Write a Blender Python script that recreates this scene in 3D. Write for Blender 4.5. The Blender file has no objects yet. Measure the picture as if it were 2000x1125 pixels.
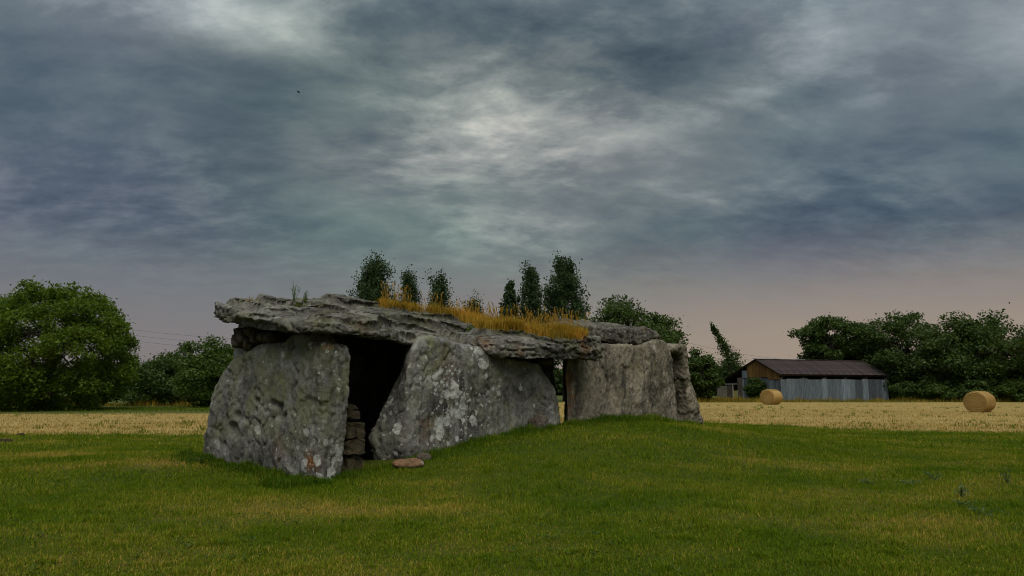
import bpy, bmesh, math, random
import numpy as np
from mathutils import Vector, Matrix, noise as mnoise
from mathutils.bvhtree import BVHTree

R = math.radians
random.seed(5)
rng = np.random.default_rng(11)
sc = bpy.context.scene
col = sc.collection

# ------------------------------------------------------------------ camera
F = 1500.0                       # focal length in pixels of the 2000 px wide photograph
HORIZON = 758.0
EYE = 1.6
PITCH = math.atan((HORIZON - 562.5) / F)
cam_data = bpy.data.cameras.new('camera')
cam_data.sensor_width = 36.0
cam_data.lens = F / 2000.0 * 36.0
cam_data.clip_start = 0.1
cam_data.clip_end = 6000.0
cam = bpy.data.objects.new('camera', cam_data)
cam.location = (0, 0, EYE)
cam.rotation_euler = (math.pi / 2 + PITCH, 0, 0)
col.objects.link(cam)
sc.camera = cam

# ------------------------------------------------------------------ light and exposure
SUN_AZ, SUN_EL = R(172), R(56)
SUNV = Vector((math.sin(SUN_AZ) * math.cos(SUN_EL), math.cos(SUN_AZ) * math.cos(SUN_EL), math.sin(SUN_EL)))
sun_data = bpy.data.lights.new('sun', 'SUN')
sun_data.energy = 1.5
sun_data.angle = R(50)
sun_data.color = (1.0, 0.95, 0.86)
sun = bpy.data.objects.new('sun', sun_data)
sun.rotation_euler = (-SUNV).to_track_quat('-Z', 'Y').to_euler()
sun.location = (0, -20, 60)
col.objects.link(sun)

sc.view_settings.view_transform = 'Standard'
sc.view_settings.look = 'None'
sc.view_settings.gamma = 1.0
sc.view_settings.use_curve_mapping = False
sc.view_settings.exposure = 0.75
sc.cycles.filter_width = 1.05


class NT:
    """short-hand for building node trees"""
    def __init__(self, tree):
        self.t = tree
        self.t.nodes.clear()

    def n(self, kind, ins=None, **props):
        nd = self.t.nodes.new(kind)
        for k, v in props.items():
            setattr(nd, k, v)
        for k, v in (ins or {}).items():
            self.put(nd.inputs[k], v)
        return nd

    def put(self, sock, v):
        if isinstance(v, bpy.types.NodeSocket):
            self.t.links.new(v, sock)
        elif isinstance(v, bpy.types.Node):
            self.t.links.new(v.outputs[0], sock)
        else:
            sock.default_value = v

    def math(self, op, a, b=0.0, c=0.0, clamp=False):
        nd = self.n('ShaderNodeMath', {0: a, 1: b, 2: c}, operation=op)
        nd.use_clamp = clamp
        return nd.outputs[0]

    def vmath(self, op, a, b=(0, 0, 0)):
        nd = self.n('ShaderNodeVectorMath', {0: a, 1: b}, operation=op)
        return nd.outputs['Value'] if op in ('DOT_PRODUCT', 'LENGTH') else nd.outputs[0]

    def mix(self, f, a, b, blend='MIX'):
        nd = self.n('ShaderNodeMix', data_type='RGBA', blend_type=blend)
        self.put(nd.inputs[0], f)
        for s, v in ((nd.inputs[6], a), (nd.inputs[7], b)):
            if isinstance(v, tuple) and len(v) == 3:
                v = v + (1,)
            self.put(s, v)
        return nd.outputs[2]

    def ramp(self, f, stops, interp='LINEAR'):
        nd = self.n('ShaderNodeValToRGB', {0: f})
        cr = nd.color_ramp
        cr.interpolation = interp
        while len(cr.elements) < len(stops):
            cr.elements.new(0.5)
        for e, (p, c) in zip(cr.elements, stops):
            e.position = p
            e.color = c if len(c) == 4 else tuple(c) + (1,)
        return nd.outputs[0]

    def smooth(self, v, a, b, lo=0.0, hi=1.0):
        nd = self.n('ShaderNodeMapRange', {0: v, 1: a, 2: b, 3: lo, 4: hi}, interpolation_type='SMOOTHSTEP')
        return nd.outputs[0]

    def noise(self, vec, scale, detail=5.0, rough=0.55, dist=0.0):
        nd = self.n('ShaderNodeTexNoise', {'Scale': scale, 'Detail': detail, 'Roughness': rough, 'Distortion': dist})
        if vec is not None:
            self.put(nd.inputs['Vector'], vec)
        return nd.outputs[0]

    def attr(self, name):
        return self.n('ShaderNodeAttribute', attribute_name=name).outputs['Fac']


def view_dir(px, py):
    a, b = (px - 1000.0) / F, (562.5 - py) / F
    c, s = math.cos(PITCH), math.sin(PITCH)
    return Vector((a, c - b * s, s + b * c))


# ------------------------------------------------------------------ sky (world)
world = bpy.data.worlds.new('World')
sc.world = world
world.use_nodes = True
world.cycles.sampling_method = 'MANUAL'
world.cycles.sample_map_resolution = 512
w = NT(world.node_tree)
d = w.n('ShaderNodeTexCoord').outputs['Generated']
d = w.vmath('NORMALIZE', d)
sep = w.n('ShaderNodeSeparateXYZ', {0: d})
dx, dy, dz = sep.outputs
zc = w.math('MAXIMUM', dz, 0.0)
den = w.math('ADD', zc, 0.30)
qx, qy = w.math('DIVIDE', dx, den), w.math('DIVIDE', dy, den)
q = w.n('ShaderNodeCombineXYZ', {0: qx, 1: qy, 2: 0.0}).outputs[0]
warp = w.n('ShaderNodeTexNoise', {'Vector': q, 'Scale': 1.6, 'Detail': 3.0}).outputs['Color']
warp = w.vmath('SUBTRACT', warp, (0.5, 0.5, 0.5))
wq = w.vmath('SCALE', warp)
wq.node.inputs['Scale'].default_value = 0.16
q2 = w.vmath('ADD', q, wq)
# streaks: two sheets of cloud drawn out along slightly different winds
qm = w.n('ShaderNodeMapping', {'Vector': q2, 'Rotation': (0, 0, R(-24)), 'Scale': (1.0, 1.30, 1.0), 'Location': (5.4, 0.6, 0)}).outputs[0]
qn = w.n('ShaderNodeMapping', {'Vector': q2, 'Rotation': (0, 0, R(-30)), 'Scale': (1.0, 1.55, 1.0), 'Location': (7.7, 2.2, 0)}).outputs[0]
n_mid = w.noise(qm, 2.7, 7.0, 0.56)
n_big = w.noise(q, 1.2, 2.0, 0.5)
n_fine = w.noise(qn, 9.5, 6.0, 0.62)
nb = w.math('MULTIPLY', w.math('SUBTRACT', n_mid, 0.5), 0.76)
# torn, lumpy texture only in some of the cloud, smooth veil elsewhere
lump = w.smooth(n_big, 0.36, 0.56, 0.22, 0.80)
nb = w.math('ADD', nb, w.math('MULTIPLY', w.math('SUBTRACT', n_fine, 0.5), lump))
nb = w.math('MULTIPLY', nb, w.smooth(dz, 0.04, 0.26, 0.20, 1.0))
b = w.math('ADD', nb, 0.318)
# broad thick and thin places of the cloud sheet, as tangent-plane ellipses about a fixed direction
cP, sP = math.cos(PITCH), math.sin(PITCH)
fwd = w.math('MAXIMUM', w.vmath('DOT_PRODUCT', d, (0, cP, sP)), 0.05)
ga = w.math('DIVIDE', dx, fwd)
gb = w.math('DIVIDE', w.vmath('DOT_PRODUCT', d, (0, -sP, cP)), fwd)
wsep = w.n('ShaderNodeSeparateXYZ', {0: warp}).outputs
ga = w.math('ADD', ga, w.math('MULTIPLY', wsep[0], 0.16))
gb = w.math('ADD', gb, w.math('MULTIPLY', wsep[1], 0.10))
infront = w.smooth(w.vmath('DOT_PRODUCT', d, (0, cP, sP)), 0.25, 0.6)
gv = w.n('ShaderNodeCombineXYZ', {0: ga, 1: gb, 2: 0.0}).outputs[0]
LOBES = [  # centre x, y, half sizes (photograph pixels), turn, amount
    (1000, 130, 90, 70, 25, 0.05), (1060, 225, 140, 45, 20, 0.10), (900, 340, 140, 110, -35, 0.11), (960, 320, 340, 230, 0, 0.10),
    (470, 45, 150, 60, -15, 0.34), (620, 5, 110, 55, 20, 0.22), (250, 30, 200, 70, 0, 0.10), (1960, 40, 180, 110, 0, 0.26), (1620, 70, 150, 50, 15, 0.22),
    (1330, 200, 340, 42, 14, 0.19), (1760, 190, 240, 50, 16, 0.10), (1500, 360, 130, 30, 6, 0.12),
    (330, 320, 330, 110, -8, -0.13), (60, 300, 180, 120, 0, -0.08), (780, 25, 150, 50, -5, -0.13), (1080, 60, 130, 55, 10, -0.10), (1290, 90, 150, 50, 12, -0.12),
    (1240, 140, 110, 45, 20, -0.12), (1000, 40, 110, 60, 0, -0.10), (1480, 130, 190, 32, 10, -0.12), (1880, 300, 180, 160, 0, -0.03), (1600, 440, 420, 80, 4, -0.17), (250, 470, 320, 60, 0, -0.05), (760, 265, 90, 30, -5, -0.10), (1170, 225, 70, 30, 20, -0.10)]
for px, py, rx_, ry_, turn, amp in LOBES:
    mp = w.n('ShaderNodeMapping', {'Vector': gv, 'Location': ((px - 1000) / F, (562.5 - py) / F, 0), 'Rotation': (0, 0, R(turn)), 'Scale': (rx_ / F, ry_ / F, 1.0)}, vector_type='TEXTURE').outputs[0]
    rr_ = w.vmath('LENGTH', mp)
    b = w.math('ADD', b, w.math('MULTIPLY', w.smooth(rr_, 1.75, 0.0, 0.0, amp), infront))
cloud = w.ramp(b, [(0.0, (0.038, 0.058, 0.080)), (0.20, (0.069, 0.094, 0.118)), (0.40, (0.123, 0.151, 0.169)),
                   (0.62, (0.238, 0.270, 0.285)), (1.0, (0.57, 0.585, 0.58))])
# faint mauve and teal drifts in the grey
hue = w.noise(qm, 0.9, 3.0, 0.5)
cloud = w.mix(1.0, cloud, w.ramp(hue, [(0.36, (0.94, 1.03, 1.00)), (0.64, (1.08, 0.98, 1.05))]), 'MULTIPLY')
# light through the thin cloud around the hidden sun: slightly green-yellow
glow = w.smooth(w.vmath('DOT_PRODUCT', d, tuple(view_dir(930, 300).normalized())), math.cos(R(26)), 1.0)
cloud = w.mix(w.math('MULTIPLY', glow, 0.9), cloud, w.mix(1.0, cloud, (1.12, 1.13, 0.94), 'MULTIPLY'))
# low haze band over the horizon, pinkish grey, warmer to the right
az = w.math('DIVIDE', dx, w.math('MAXIMUM', w.math('ABSOLUTE', dy), 0.05))
hz = w.mix(w.smooth(az, -0.35, 0.42), (0.170, 0.147, 0.150), (0.285, 0.220, 0.170))
hf = w.smooth(w.math('ADD', dz, w.math('MULTIPLY', w.math('SUBTRACT', n_mid, 0.5), 0.04)), 0.205, 0.045, 0.0, 0.94)
cloud = w.mix(hf, cloud, hz)
sky = w.n('ShaderNodeTexSky', sky_type='NISHITA', sun_disc=False, sun_elevation=SUN_EL, sun_rotation=SUN_AZ).outputs[0]
cloud = w.mix(0.04, cloud, w.mix(1.0, sky, (0.10, 0.10, 0.10), 'MULTIPLY'))
# an overcast sky is brightest overhead
over = w.math('MAXIMUM', w.math('DIVIDE', w.math('ADD', w.math('MULTIPLY', zc, 2.0), 1.0), 1.80), 1.0)
over = w.math('POWER', over, 2.6)
SKY_STRENGTH = 0.72
bg = w.n('ShaderNodeBackground', {'Color': cloud, 'Strength': w.math('MULTIPLY', over, SKY_STRENGTH)})
w.n('ShaderNodeOutputWorld', {'Surface': bg.outputs[0]})


# ------------------------------------------------------------------ numpy noise
def _h(ix, iy, iz, seed):
    with np.errstate(over='ignore'):
        h = (ix.astype(np.uint32) * np.uint32(374761393) + iy.astype(np.uint32) * np.uint32(668265263)
             + iz.astype(np.uint32) * np.uint32(2147483647) + np.uint32(seed * 974711 + 17))
        h = (h ^ (h >> np.uint32(13))) * np.uint32(1274126177)
        h = (h ^ (h >> np.uint32(16))) * np.uint32(2246822519)
        return h ^ (h >> np.uint32(15))


_G = np.array([(1, 1, 0), (-1, 1, 0), (1, -1, 0), (-1, -1, 0), (1, 0, 1), (-1, 0, 1), (1, 0, -1), (-1, 0, -1),
               (0, 1, 1), (0, -1, 1), (0, 1, -1), (0, -1, -1), (1, 1, 0), (-1, 1, 0), (0, -1, 1), (0, -1, -1)], float)


def perlin(P, seed=0):
    P = np.asarray(P, float)
    I = np.floor(P).astype(np.int64)
    f = P - I
    u = f * f * f * (f * (f * 6 - 15) + 10)
    out = np.zeros(len(P))
    for cx in (0, 1):
        for cy in (0, 1):
            for cz in (0, 1):
                g = _G[_h(I[:, 0] + cx, I[:, 1] + cy, I[:, 2] + cz, seed) & np.uint32(15)]
                dd = (g * (f - np.array((cx, cy, cz)))).sum(1)
                ww = (u[:, 0] if cx else 1 - u[:, 0]) * (u[:, 1] if cy else 1 - u[:, 1]) * (u[:, 2] if cz else 1 - u[:, 2])
                out += ww * dd
    return out


def fbm(P, octaves=4, seed=0, gain=0.5):
    a, s, out = 1.0, 1.0, 0.0
    for o in range(octaves):
        out = out + a * perlin(np.asarray(P) * s + o * 7.31, seed + o)
        a *= gain
        s *= 2.03
    return out


def worley(P, seed=0):
    """F1, F2 and the random number of the nearest cell"""
    P = np.asarray(P, float)
    I = np.floor(P).astype(np.int64)
    f1 = np.full(len(P), 9.0)
    f2 = np.full(len(P), 9.0)
    rid = np.zeros(len(P))
    for cx in (-1, 0, 1):
        for cy in (-1, 0, 1):
            for cz in (-1, 0, 1):
                J = I + np.array((cx, cy, cz))
                r = [_h(J[:, 0], J[:, 1], J[:, 2], seed + k) / 4294967295.0 for k in range(4)]
                dd = np.sqrt(sum((J[:, k] + r[k] - P[:, k]) ** 2 for k in range(3)))
                nearer = dd < f1
                f2 = np.where(nearer, f1, np.minimum(f2, dd))
                rid = np.where(nearer, r[3], rid)
                f1 = np.where(nearer, dd, f1)
    return f1, f2, rid


def sstep(x, a, b):
    t = np.clip((x - a) / (b - a), 0, 1)
    return t * t * (3 - 2 * t)


# ------------------------------------------------------------------ mesh helpers
def mesh_np(name, V, Fc, smooth=False, attrs=None):
    V = np.asarray(V, np.float32)
    Fc = np.asarray(Fc, np.int32)
    k = Fc.shape[1]
    me = bpy.data.meshes.new(name)
    me.vertices.add(len(V))
    me.vertices.foreach_set('co', V.ravel())
    me.loops.add(Fc.size)
    me.loops.foreach_set('vertex_index', Fc.ravel())
    me.polygons.add(len(Fc))
    me.polygons.foreach_set('loop_start', np.arange(0, Fc.size, k, dtype=np.int32))
    me.polygons.foreach_set('use_smooth', np.full(len(Fc), smooth))
    me.update(calc_edges=True)
    for an, av in (attrs or {}).items():
        at = me.attributes.new(an, 'FLOAT', 'POINT')
        at.data.foreach_set('value', np.asarray(av, np.float32))
    return me


def tag(o, label=None, cat=None, group=None, kind=None):
    if label:
        o['label'] = label
    if cat:
        o['category'] = cat
    if group:
        o['group'] = group
    if kind:
        o['kind'] = kind
    return o


def obj(name, me, mat=None, parent=None, loc=(0, 0, 0), rot=(0, 0, 0), scale=(1, 1, 1)):
    o = bpy.data.objects.new(name, me)
    col.objects.link(o)
    if mat is not None and me is not None and not me.materials:
        me.materials.append(mat)
    o.location = loc
    o.rotation_euler = rot
    o.scale = scale
    o.parent = parent
    return o


def empty(name, loc, rz=0.0):
    o = bpy.data.objects.new(name, None)
    col.objects.link(o)
    o.location = loc
    o.rotation_euler = (0, 0, rz)
    o.empty_display_size = 0.3
    return o


class MB:
    """collects boxes and tubes for one mesh"""
    def __init__(self):
        self.v, self.f = [], []

    def box(self, c, s, rz=0.0, tilt=(0, 0)):
        n = len(self.v)
        m = Matrix.Rotation(rz, 3, 'Z') @ Matrix.Rotation(tilt[0], 3, 'X') @ Matrix.Rotation(tilt[1], 3, 'Y')
        for x in (-.5, .5):
            for y in (-.5, .5):
                for z in (-.5, .5):
                    p = m @ Vector((x * s[0], y * s[1], z * s[2])) + Vector(c)
                    self.v.append(tuple(p))
        for q_ in ((0, 1, 3, 2), (4, 6, 7, 5), (0, 4, 5, 1), (2, 3, 7, 6), (0, 2, 6, 4), (1, 5, 7, 3)):
            self.f.append(tuple(n + i for i in q_))
        return self

    def tube(self, pts, radii, sides=6):
        pts = [Vector(p) for p in pts]
        n = len(self.v)
        for i, p in enumerate(pts):
            t = (pts[min(i + 1, len(pts) - 1)] - pts[max(i - 1, 0)]).normalized()
            a = t.orthogonal().normalized() if abs(t.z) > 0.95 else t.cross(Vector((0, 0, 1))).normalized()
            c = t.cross(a)
            for k in range(sides):
                an = 2 * math.pi * k / sides
                self.v.append(tuple(p + (a * math.cos(an) + c * math.sin(an)) * radii[i]))
        for i in range(len(pts) - 1):
            for k in range(sides):
                k2 = (k + 1) % sides
                self.f.append((n + i * sides + k, n + i * sides + k2, n + (i + 1) * sides + k2, n + (i + 1) * sides + k))
        self.f.append(tuple(n + k for k in range(sides))[::-1])
        self.f.append(tuple(n + (len(pts) - 1) * sides + k for k in range(sides)))
        return self

    def prism(self, poly, vec):
        n, k = len(self.v), len(poly)
        self.v += [tuple(p) for p in poly] + [tuple(Vector(p) + Vector(vec)) for p in poly]
        self.f.append(tuple(range(n, n + k))[::-1])
        self.f.append(tuple(range(n + k, n + 2 * k)))
        for i in range(k):
            j = (i + 1) % k
            self.f.append((n + i, n + j, n + k + j, n + k + i))
        return self

    def mesh(self, name, smooth=False):
        me = bpy.data.meshes.new(name)
        me.from_pydata(self.v, [], self.f)
        me.update()
        if smooth:
            me.polygons.foreach_set('use_smooth', [True] * len(me.polygons))
        return me

    def build(self, name, mat, parent=None, smooth=False, **kw):
        return obj(name, self.mesh(name, smooth), mat, parent, **kw)


def evaluated(o):
    dg = bpy.context.evaluated_depsgraph_get()
    me = bpy.data.meshes.new_from_object(o.evaluated_get(dg))
    return me


def remesh(me, voxel):
    o = bpy.data.objects.new('tmp', me)
    col.objects.link(o)
    m = o.modifiers.new('r', 'REMESH')
    m.mode = 'VOXEL'
    m.voxel_size = voxel
    m.adaptivity = 0
    out = evaluated(o)
    bpy.data.objects.remove(o)
    return out


def get_np(me):
    V = np.empty(len(me.vertices) * 3, np.float32)
    me.vertices.foreach_get('co', V)
    E = np.empty(len(me.edges) * 2, np.int32)
    me.edges.foreach_get('vertices', E)
    return V.reshape(-1, 3).astype(float), E.reshape(-1, 2)


def set_np(me, V):
    me.vertices.foreach_set('co', np.asarray(V, np.float32).ravel())
    me.update()


def normals_np(me):
    N = np.empty(len(me.vertices) * 3, np.float32)
    me.vertices.foreach_get('normal', N)
    return N.reshape(-1, 3).astype(float)


def laplace(V, E, n, k=0.5):
    cnt = np.bincount(E.ravel(), minlength=len(V)).astype(float)[:, None]
    for _ in range(n):
        acc = np.zeros_like(V)
        for j in range(3):
            acc[:, j] = np.bincount(E[:, 0], V[E[:, 1], j], len(V)) + np.bincount(E[:, 1], V[E[:, 0], j], len(V))
        V = V + k * (acc / np.maximum(cnt, 1) - V)
    return V


# ------------------------------------------------------------------ geometry of the place
# the dolmen: a long chamber; U runs along its side wall away to the right, N across it
U = Vector((0.643, 0.766, 0)).normalized()
N = Vector((-U.y, U.x, 0))
W0 = Vector((-3.42, 13.55, 0))


def ts(t, s, z=0.0):
    p = W0 + U * t + N * s
    return Vector((p.x, p.y, z))


def on_s(px, py, s):
    """point of the sight line through (px, py) on the upright plane s = const"""
    dv = view_dir(px, py)
    k = (W0 + N * s).dot(N) / dv.dot(N)
    return Vector((0, 0, EYE)) + dv * k


def on_t(px, py, t):
    dv = view_dir(px, py)
    k = (W0 + U * t).dot(U) / dv.dot(U)
    return Vector((0, 0, EYE)) + dv * k


def at(px, py, depth):
    dv = view_dir(px, py)
    return Vector((0, 0, EYE)) + dv * (depth / dv.y)


def gx(px, depth):
    return (px - 1000.0) / F * depth


def to_px(P):
    P = np.asarray(P, float)
    c, s = math.cos(PITCH), math.sin(PITCH)
    z = P[:, 2] - EYE
    fw = P[:, 1] * c + z * s
    up = -P[:, 1] * s + z * c
    return 1000 + F * P[:, 0] / fw, 562.5 - F * up / fw


def terrain(x, y):
    x, y = np.asarray(x, float), np.asarray(y, float)
    rx, ry = x - W0.x, y - W0.y
    t = rx * U.x + ry * U.y
    so = -(rx * N.x + ry * N.y)                      # outward from the side wall
    zw = np.interp(t, [-4, -1.5, 0, 1.0, 2.2, 4.7, 6.8, 9.5, 11.5, 13.3, 18], [0.04, 0.02, -0.02, 0.06, 0.24, 0.55, 0.68, 0.74, 0.68, 0.46, 0.0])
    f = np.where(so >= 0, 1 - sstep(so, 0.2, 7.0), 1 - sstep(-so, 0.4, 2.2))
    left = 0.20 * np.exp(-((t + 0.3) ** 2 / 5.0 + (so + 4.6) ** 2 / 6.0))
    near = np.clip(1 - np.hypot(x, y) / 80.0, 0, 1)
    P = np.stack([x * 0.25, y * 0.25, np.zeros_like(x)], -1).reshape(-1, 3)
    und = perlin(P, 3).reshape(x.shape) * 0.07 + perlin(P * 3.7, 9).reshape(x.shape) * 0.022
    return zw * f + left + und * near


def zone(x, y):
    """0 = lawn, 1 = stubble field, 2 = rough grass beyond the field"""
    x, y = np.asarray(x, float), np.asarray(y, float)
    P = np.stack([x * 0.15, y * 0.15, np.zeros_like(x)], -1).reshape(-1, 3)
    wv = perlin(P, 21).reshape(x.shape) + 0.6 * perlin(P * 4.3, 22).reshape(x.shape)
    r = x / np.maximum(y, 1)
    near = np.where(r < 0, 27.3 + 0.8 * wv, np.interp(r, [0, 0.24, 0.30, 0.45, 0.66, 1.2], [31, 37.5, 34.5, 30.0, 27.4, 24]) + 0.9 * wv)
    far = np.where(r < 0.05, 49 + 1.2 * wv, 88 + 1.5 * wv)
    return np.where(y < near, 0, np.where(y < far, 1, 2)), near, far


# ------------------------------------------------------------------ materials
def new_mat(name):
    m = bpy.data.materials.new(name)
    m.use_nodes = True
    return m, NT(m.node_tree)


def finish(t, color, rough=0.9, bump=None, bump_strength=0.5, bump_dist=0.03, spec=0.2, metallic=0.0):
    p = t.n('ShaderNodeBsdfPrincipled', {'Base Color': color, 'Roughness': rough, 'Specular IOR Level': spec, 'Metallic': metallic})
    if bump is not None:
        bn = t.n('ShaderNodeBump', {'Height': bump, 'Strength': bump_strength, 'Distance': bump_dist})
        t.put(p.inputs['Normal'], bn.outputs[0])
    t.n('ShaderNodeOutputMaterial', {'Surface': p.outputs[0]})
    return p


def coord(t):
    return t.n('ShaderNodeTexCoord').outputs['Object']


def make_stone(name, dark, mid, light, moss_col, lich_col, moss_amt=1.0, spots=1.0):
    m, t = new_mat(name)
    v = coord(t)
    n1 = t.noise(v, 1.3, 9, 0.62, 0.3)
    n2 = t.noise(v, 9.0, 8, 0.65)
    n3 = t.noise(v, 38.0, 5, 0.7)
    f = t.math('ADD', t.math('MULTIPLY', n1, 0.55), t.math('ADD', t.math('MULTIPLY', n2, 0.30), t.math('MULTIPLY', n3, 0.15)))
    c = t.ramp(f, [(0.40, dark), (0.50, mid), (0.61, light)])
    # moss and green algae film
    mf = t.math('MULTIPLY', t.attr('moss'), t.smooth(t.noise(v, 2.4, 8, 0.65), 0.36, 0.66))
    c = t.mix(t.math('MULTIPLY', mf, moss_amt, clamp=True), c, moss_col)
    # dark weathering streaks
    st = t.n('ShaderNodeMapping', {'Vector': v, 'Scale': (3.0, 3.0, 0.45)}).outputs[0]
    df = t.math('MULTIPLY', t.attr('dark'), t.smooth(t.noise(st, 1.6, 8, 0.7, 0.4), 0.44, 0.60))
    c = t.mix(t.math('MULTIPLY', df, 0.8), c, (0.030, 0.028, 0.026))
    # orange lichen
    of = t.math('MULTIPLY', t.attr('orange'), t.smooth(t.noise(v, 7.0, 7, 0.7), 0.40, 0.60))
    c = t.mix(of, c, t.mix(n2, (0.10, 0.038, 0.010), (0.30, 0.115, 0.022)))
    # pale crusted lichen discs in three sizes
    wv = t.n('ShaderNodeTexNoise', {'Vector': v, 'Scale': 7.0, 'Detail': 5.0, 'Roughness': 0.6}).outputs['Color']
    wsc = t.vmath('SCALE', t.vmath('SUBTRACT', wv, (0.5, 0.5, 0.5)))
    wsc.node.inputs['Scale'].default_value = 0.16
    lv = t.vmath('ADD', v, wsc)
    tot = None
    for scale, amp, off in ((3.6, 0.62, 0.18), (8.5, 0.60, 0.12), (21.0, 0.42, 0.04)):
        vo = t.n('ShaderNodeTexVoronoi', {'Vector': lv, 'Scale': scale, 'Randomness': 1.0}, feature='F1')
        rnd = t.n('ShaderNodeSeparateColor', {0: vo.outputs['Color']}).outputs[0]
        thr = t.math('SUBTRACT', t.math('MULTIPLY', t.attr('lichen'), amp), t.math('MULTIPLY', rnd, 0.62))
        thr = t.math('ADD', thr, off * 0.3)
        fac = t.smooth(t.math('SUBTRACT', vo.outputs['Distance'], thr), 0.018, -0.018)
        tot = fac if tot is None else t.math('MAXIMUM', tot, fac)
    lc = t.mix(t.smooth(t.noise(v, 16.0, 5, 0.7), 0.3, 0.7), tuple(x * 0.62 for x in lich_col), lich_col)
    c = t.mix(t.math('MULTIPLY', tot, 0.86 * spots), c, lc)
    sp = t.noise(v, 22.0, 6, 0.75)
    c = t.mix(t.smooth(sp, 0.45, 0.30, 0.0, 0.75), c, (0.035, 0.033, 0.028))
    c = t.mix(t.smooth(sp, 0.58, 0.72, 0.0, 0.35), c, lich_col)
    bh = t.math('ADD', t.math('MULTIPLY', n2, 0.6), t.math('ADD', t.math('MULTIPLY', n3, 0.35), t.math('MULTIPLY', sp, 0.5)))
    bh = t.math('ADD', bh, t.math('MULTIPLY', tot, 0.06))
    finish(t, c, 0.93, bh, 0.9, 0.06, 0.10)
    return m


M = {}
M['stone_grey'] = make_stone('stone_grey', (0.075, 0.072, 0.066), (0.200, 0.192, 0.172), (0.35, 0.342, 0.310), (0.185, 0.188, 0.095), (0.55, 0.55, 0.49))
M['stone_tan'] = make_stone('stone_tan', (0.085, 0.074, 0.058), (0.235, 0.205, 0.150), (0.38, 0.335, 0.25), (0.19, 0.175, 0.09), (0.40, 0.38, 0.32))
M['stone_cap'] = make_stone('stone_cap', (0.050, 0.047, 0.042), (0.145, 0.137, 0.117), (0.275, 0.265, 0.230), (0.130, 0.130, 0.058), (0.36, 0.36, 0.31))
M['stone_cap2'] = make_stone('stone_cap2', (0.034, 0.031, 0.026), (0.115, 0.105, 0.084), (0.22, 0.205, 0.165), (0.11, 0.105, 0.045), (0.36, 0.35, 0.30))
M['stone_small'] = make_stone('stone_small', (0.045, 0.036, 0.030), (0.12, 0.095, 0.075), (0.21, 0.175, 0.14), (0.10, 0.10, 0.045), (0.33, 0.31, 0.26))
M['stone_red'] = make_stone('stone_red', (0.14, 0.075, 0.040), (0.25, 0.135, 0.075), (0.34, 0.21, 0.13), (0.12, 0.11, 0.05), (0.36, 0.30, 0.24))
M['stone_block'] = make_stone('stone_block', (0.030, 0.026, 0.018), (0.085, 0.073, 0.046), (0.145, 0.125, 0.082), (0.075, 0.072, 0.026), (0.20, 0.19, 0.14))


def make_ground():
    m, t = new_mat('ground_cover')
    v = coord(t)
    n1 = t.noise(v, 0.35, 6, 0.6, 0.4)
    n2 = t.noise(v, 2.2, 7, 0.65)
    n3 = t.noise(v, 30.0, 5, 0.7)
    g = t.ramp(t.math('ADD', t.math('MULTIPLY', n1, 0.6), t.math('MULTIPLY', n2, 0.4)),
               [(0.36, (0.030, 0.050, 0.003)), (0.50, (0.048, 0.066, 0.005)), (0.66, (0.078, 0.076, 0.009))])
    g = t.mix(t.math('MULTIPLY', t.attr('dry'), 0.9), g, (0.150, 0.112, 0.030))
    g = t.mix(t.smooth(n3, 0.35, 0.75, 0.0, 0.45), g, (0.025, 0.026, 0.008))
    rows = t.n('ShaderNodeMapping', {'Vector': v, 'Scale': (0.12, 1.4, 1.0), 'Rotation': (0, 0, R(4))}).outputs[0]
    nr = t.noise(rows, 0.55, 5, 0.6, 0.2)
    s = t.ramp(t.math('ADD', t.math('MULTIPLY', nr, 0.55), t.math('MULTIPLY', n2, 0.45)),
               [(0.34, (0.235, 0.165, 0.048)), (0.50, (0.335, 0.240, 0.080)), (0.68, (0.42, 0.305, 0.112))])
    s = t.mix(t.smooth(n3, 0.30, 0.70, 0.0, 0.15), s, (0.22, 0.155, 0.050))
    s = t.mix(t.smooth(t.noise(v, 0.22, 5, 0.6), 0.56, 0.72, 0.0, 0.5), s, (0.20, 0.185, 0.035))
    rgh = t.ramp(t.math('ADD', t.math('MULTIPLY', n1, 0.5), t.math('MULTIPLY', n2, 0.5)),
                 [(0.36, (0.042, 0.062, 0.012)), (0.52, (0.075, 0.092, 0.020)), (0.68, (0.15, 0.125, 0.042))])
    c = t.mix(t.attr('straw'), g, s)
    c = t.mix(t.attr('rough'), c, rgh)
    finish(t, c, 0.95, t.math('ADD', n2, t.math('MULTIPLY', n3, 0.5)), 0.6, 0.05, 0.1)
    return m


def make_leaf(name, c1, c2, c3=None, transl=0.30, rough=0.6, spec=0.25):
    m, t = new_mat(name)
    a = t.attr('v')
    c = t.ramp(a, [(0.0, c1), (0.62, c2), (1.0, c3 or c2)])
    p = t.n('ShaderNodeBsdfPrincipled', {'Base Color': c, 'Roughness': rough, 'Specular IOR Level': spec})
    tr = t.n('ShaderNodeBsdfTranslucent', {'Color': t.mix(1.0, c, (1.25, 1.2, 0.7), 'MULTIPLY')})
    mx = t.n('ShaderNodeMixShader', {0: transl, 1: p.outputs[0], 2: tr.outputs[0]})
    t.n('ShaderNodeOutputMaterial', {'Surface': mx.outputs[0]})
    return m


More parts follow.
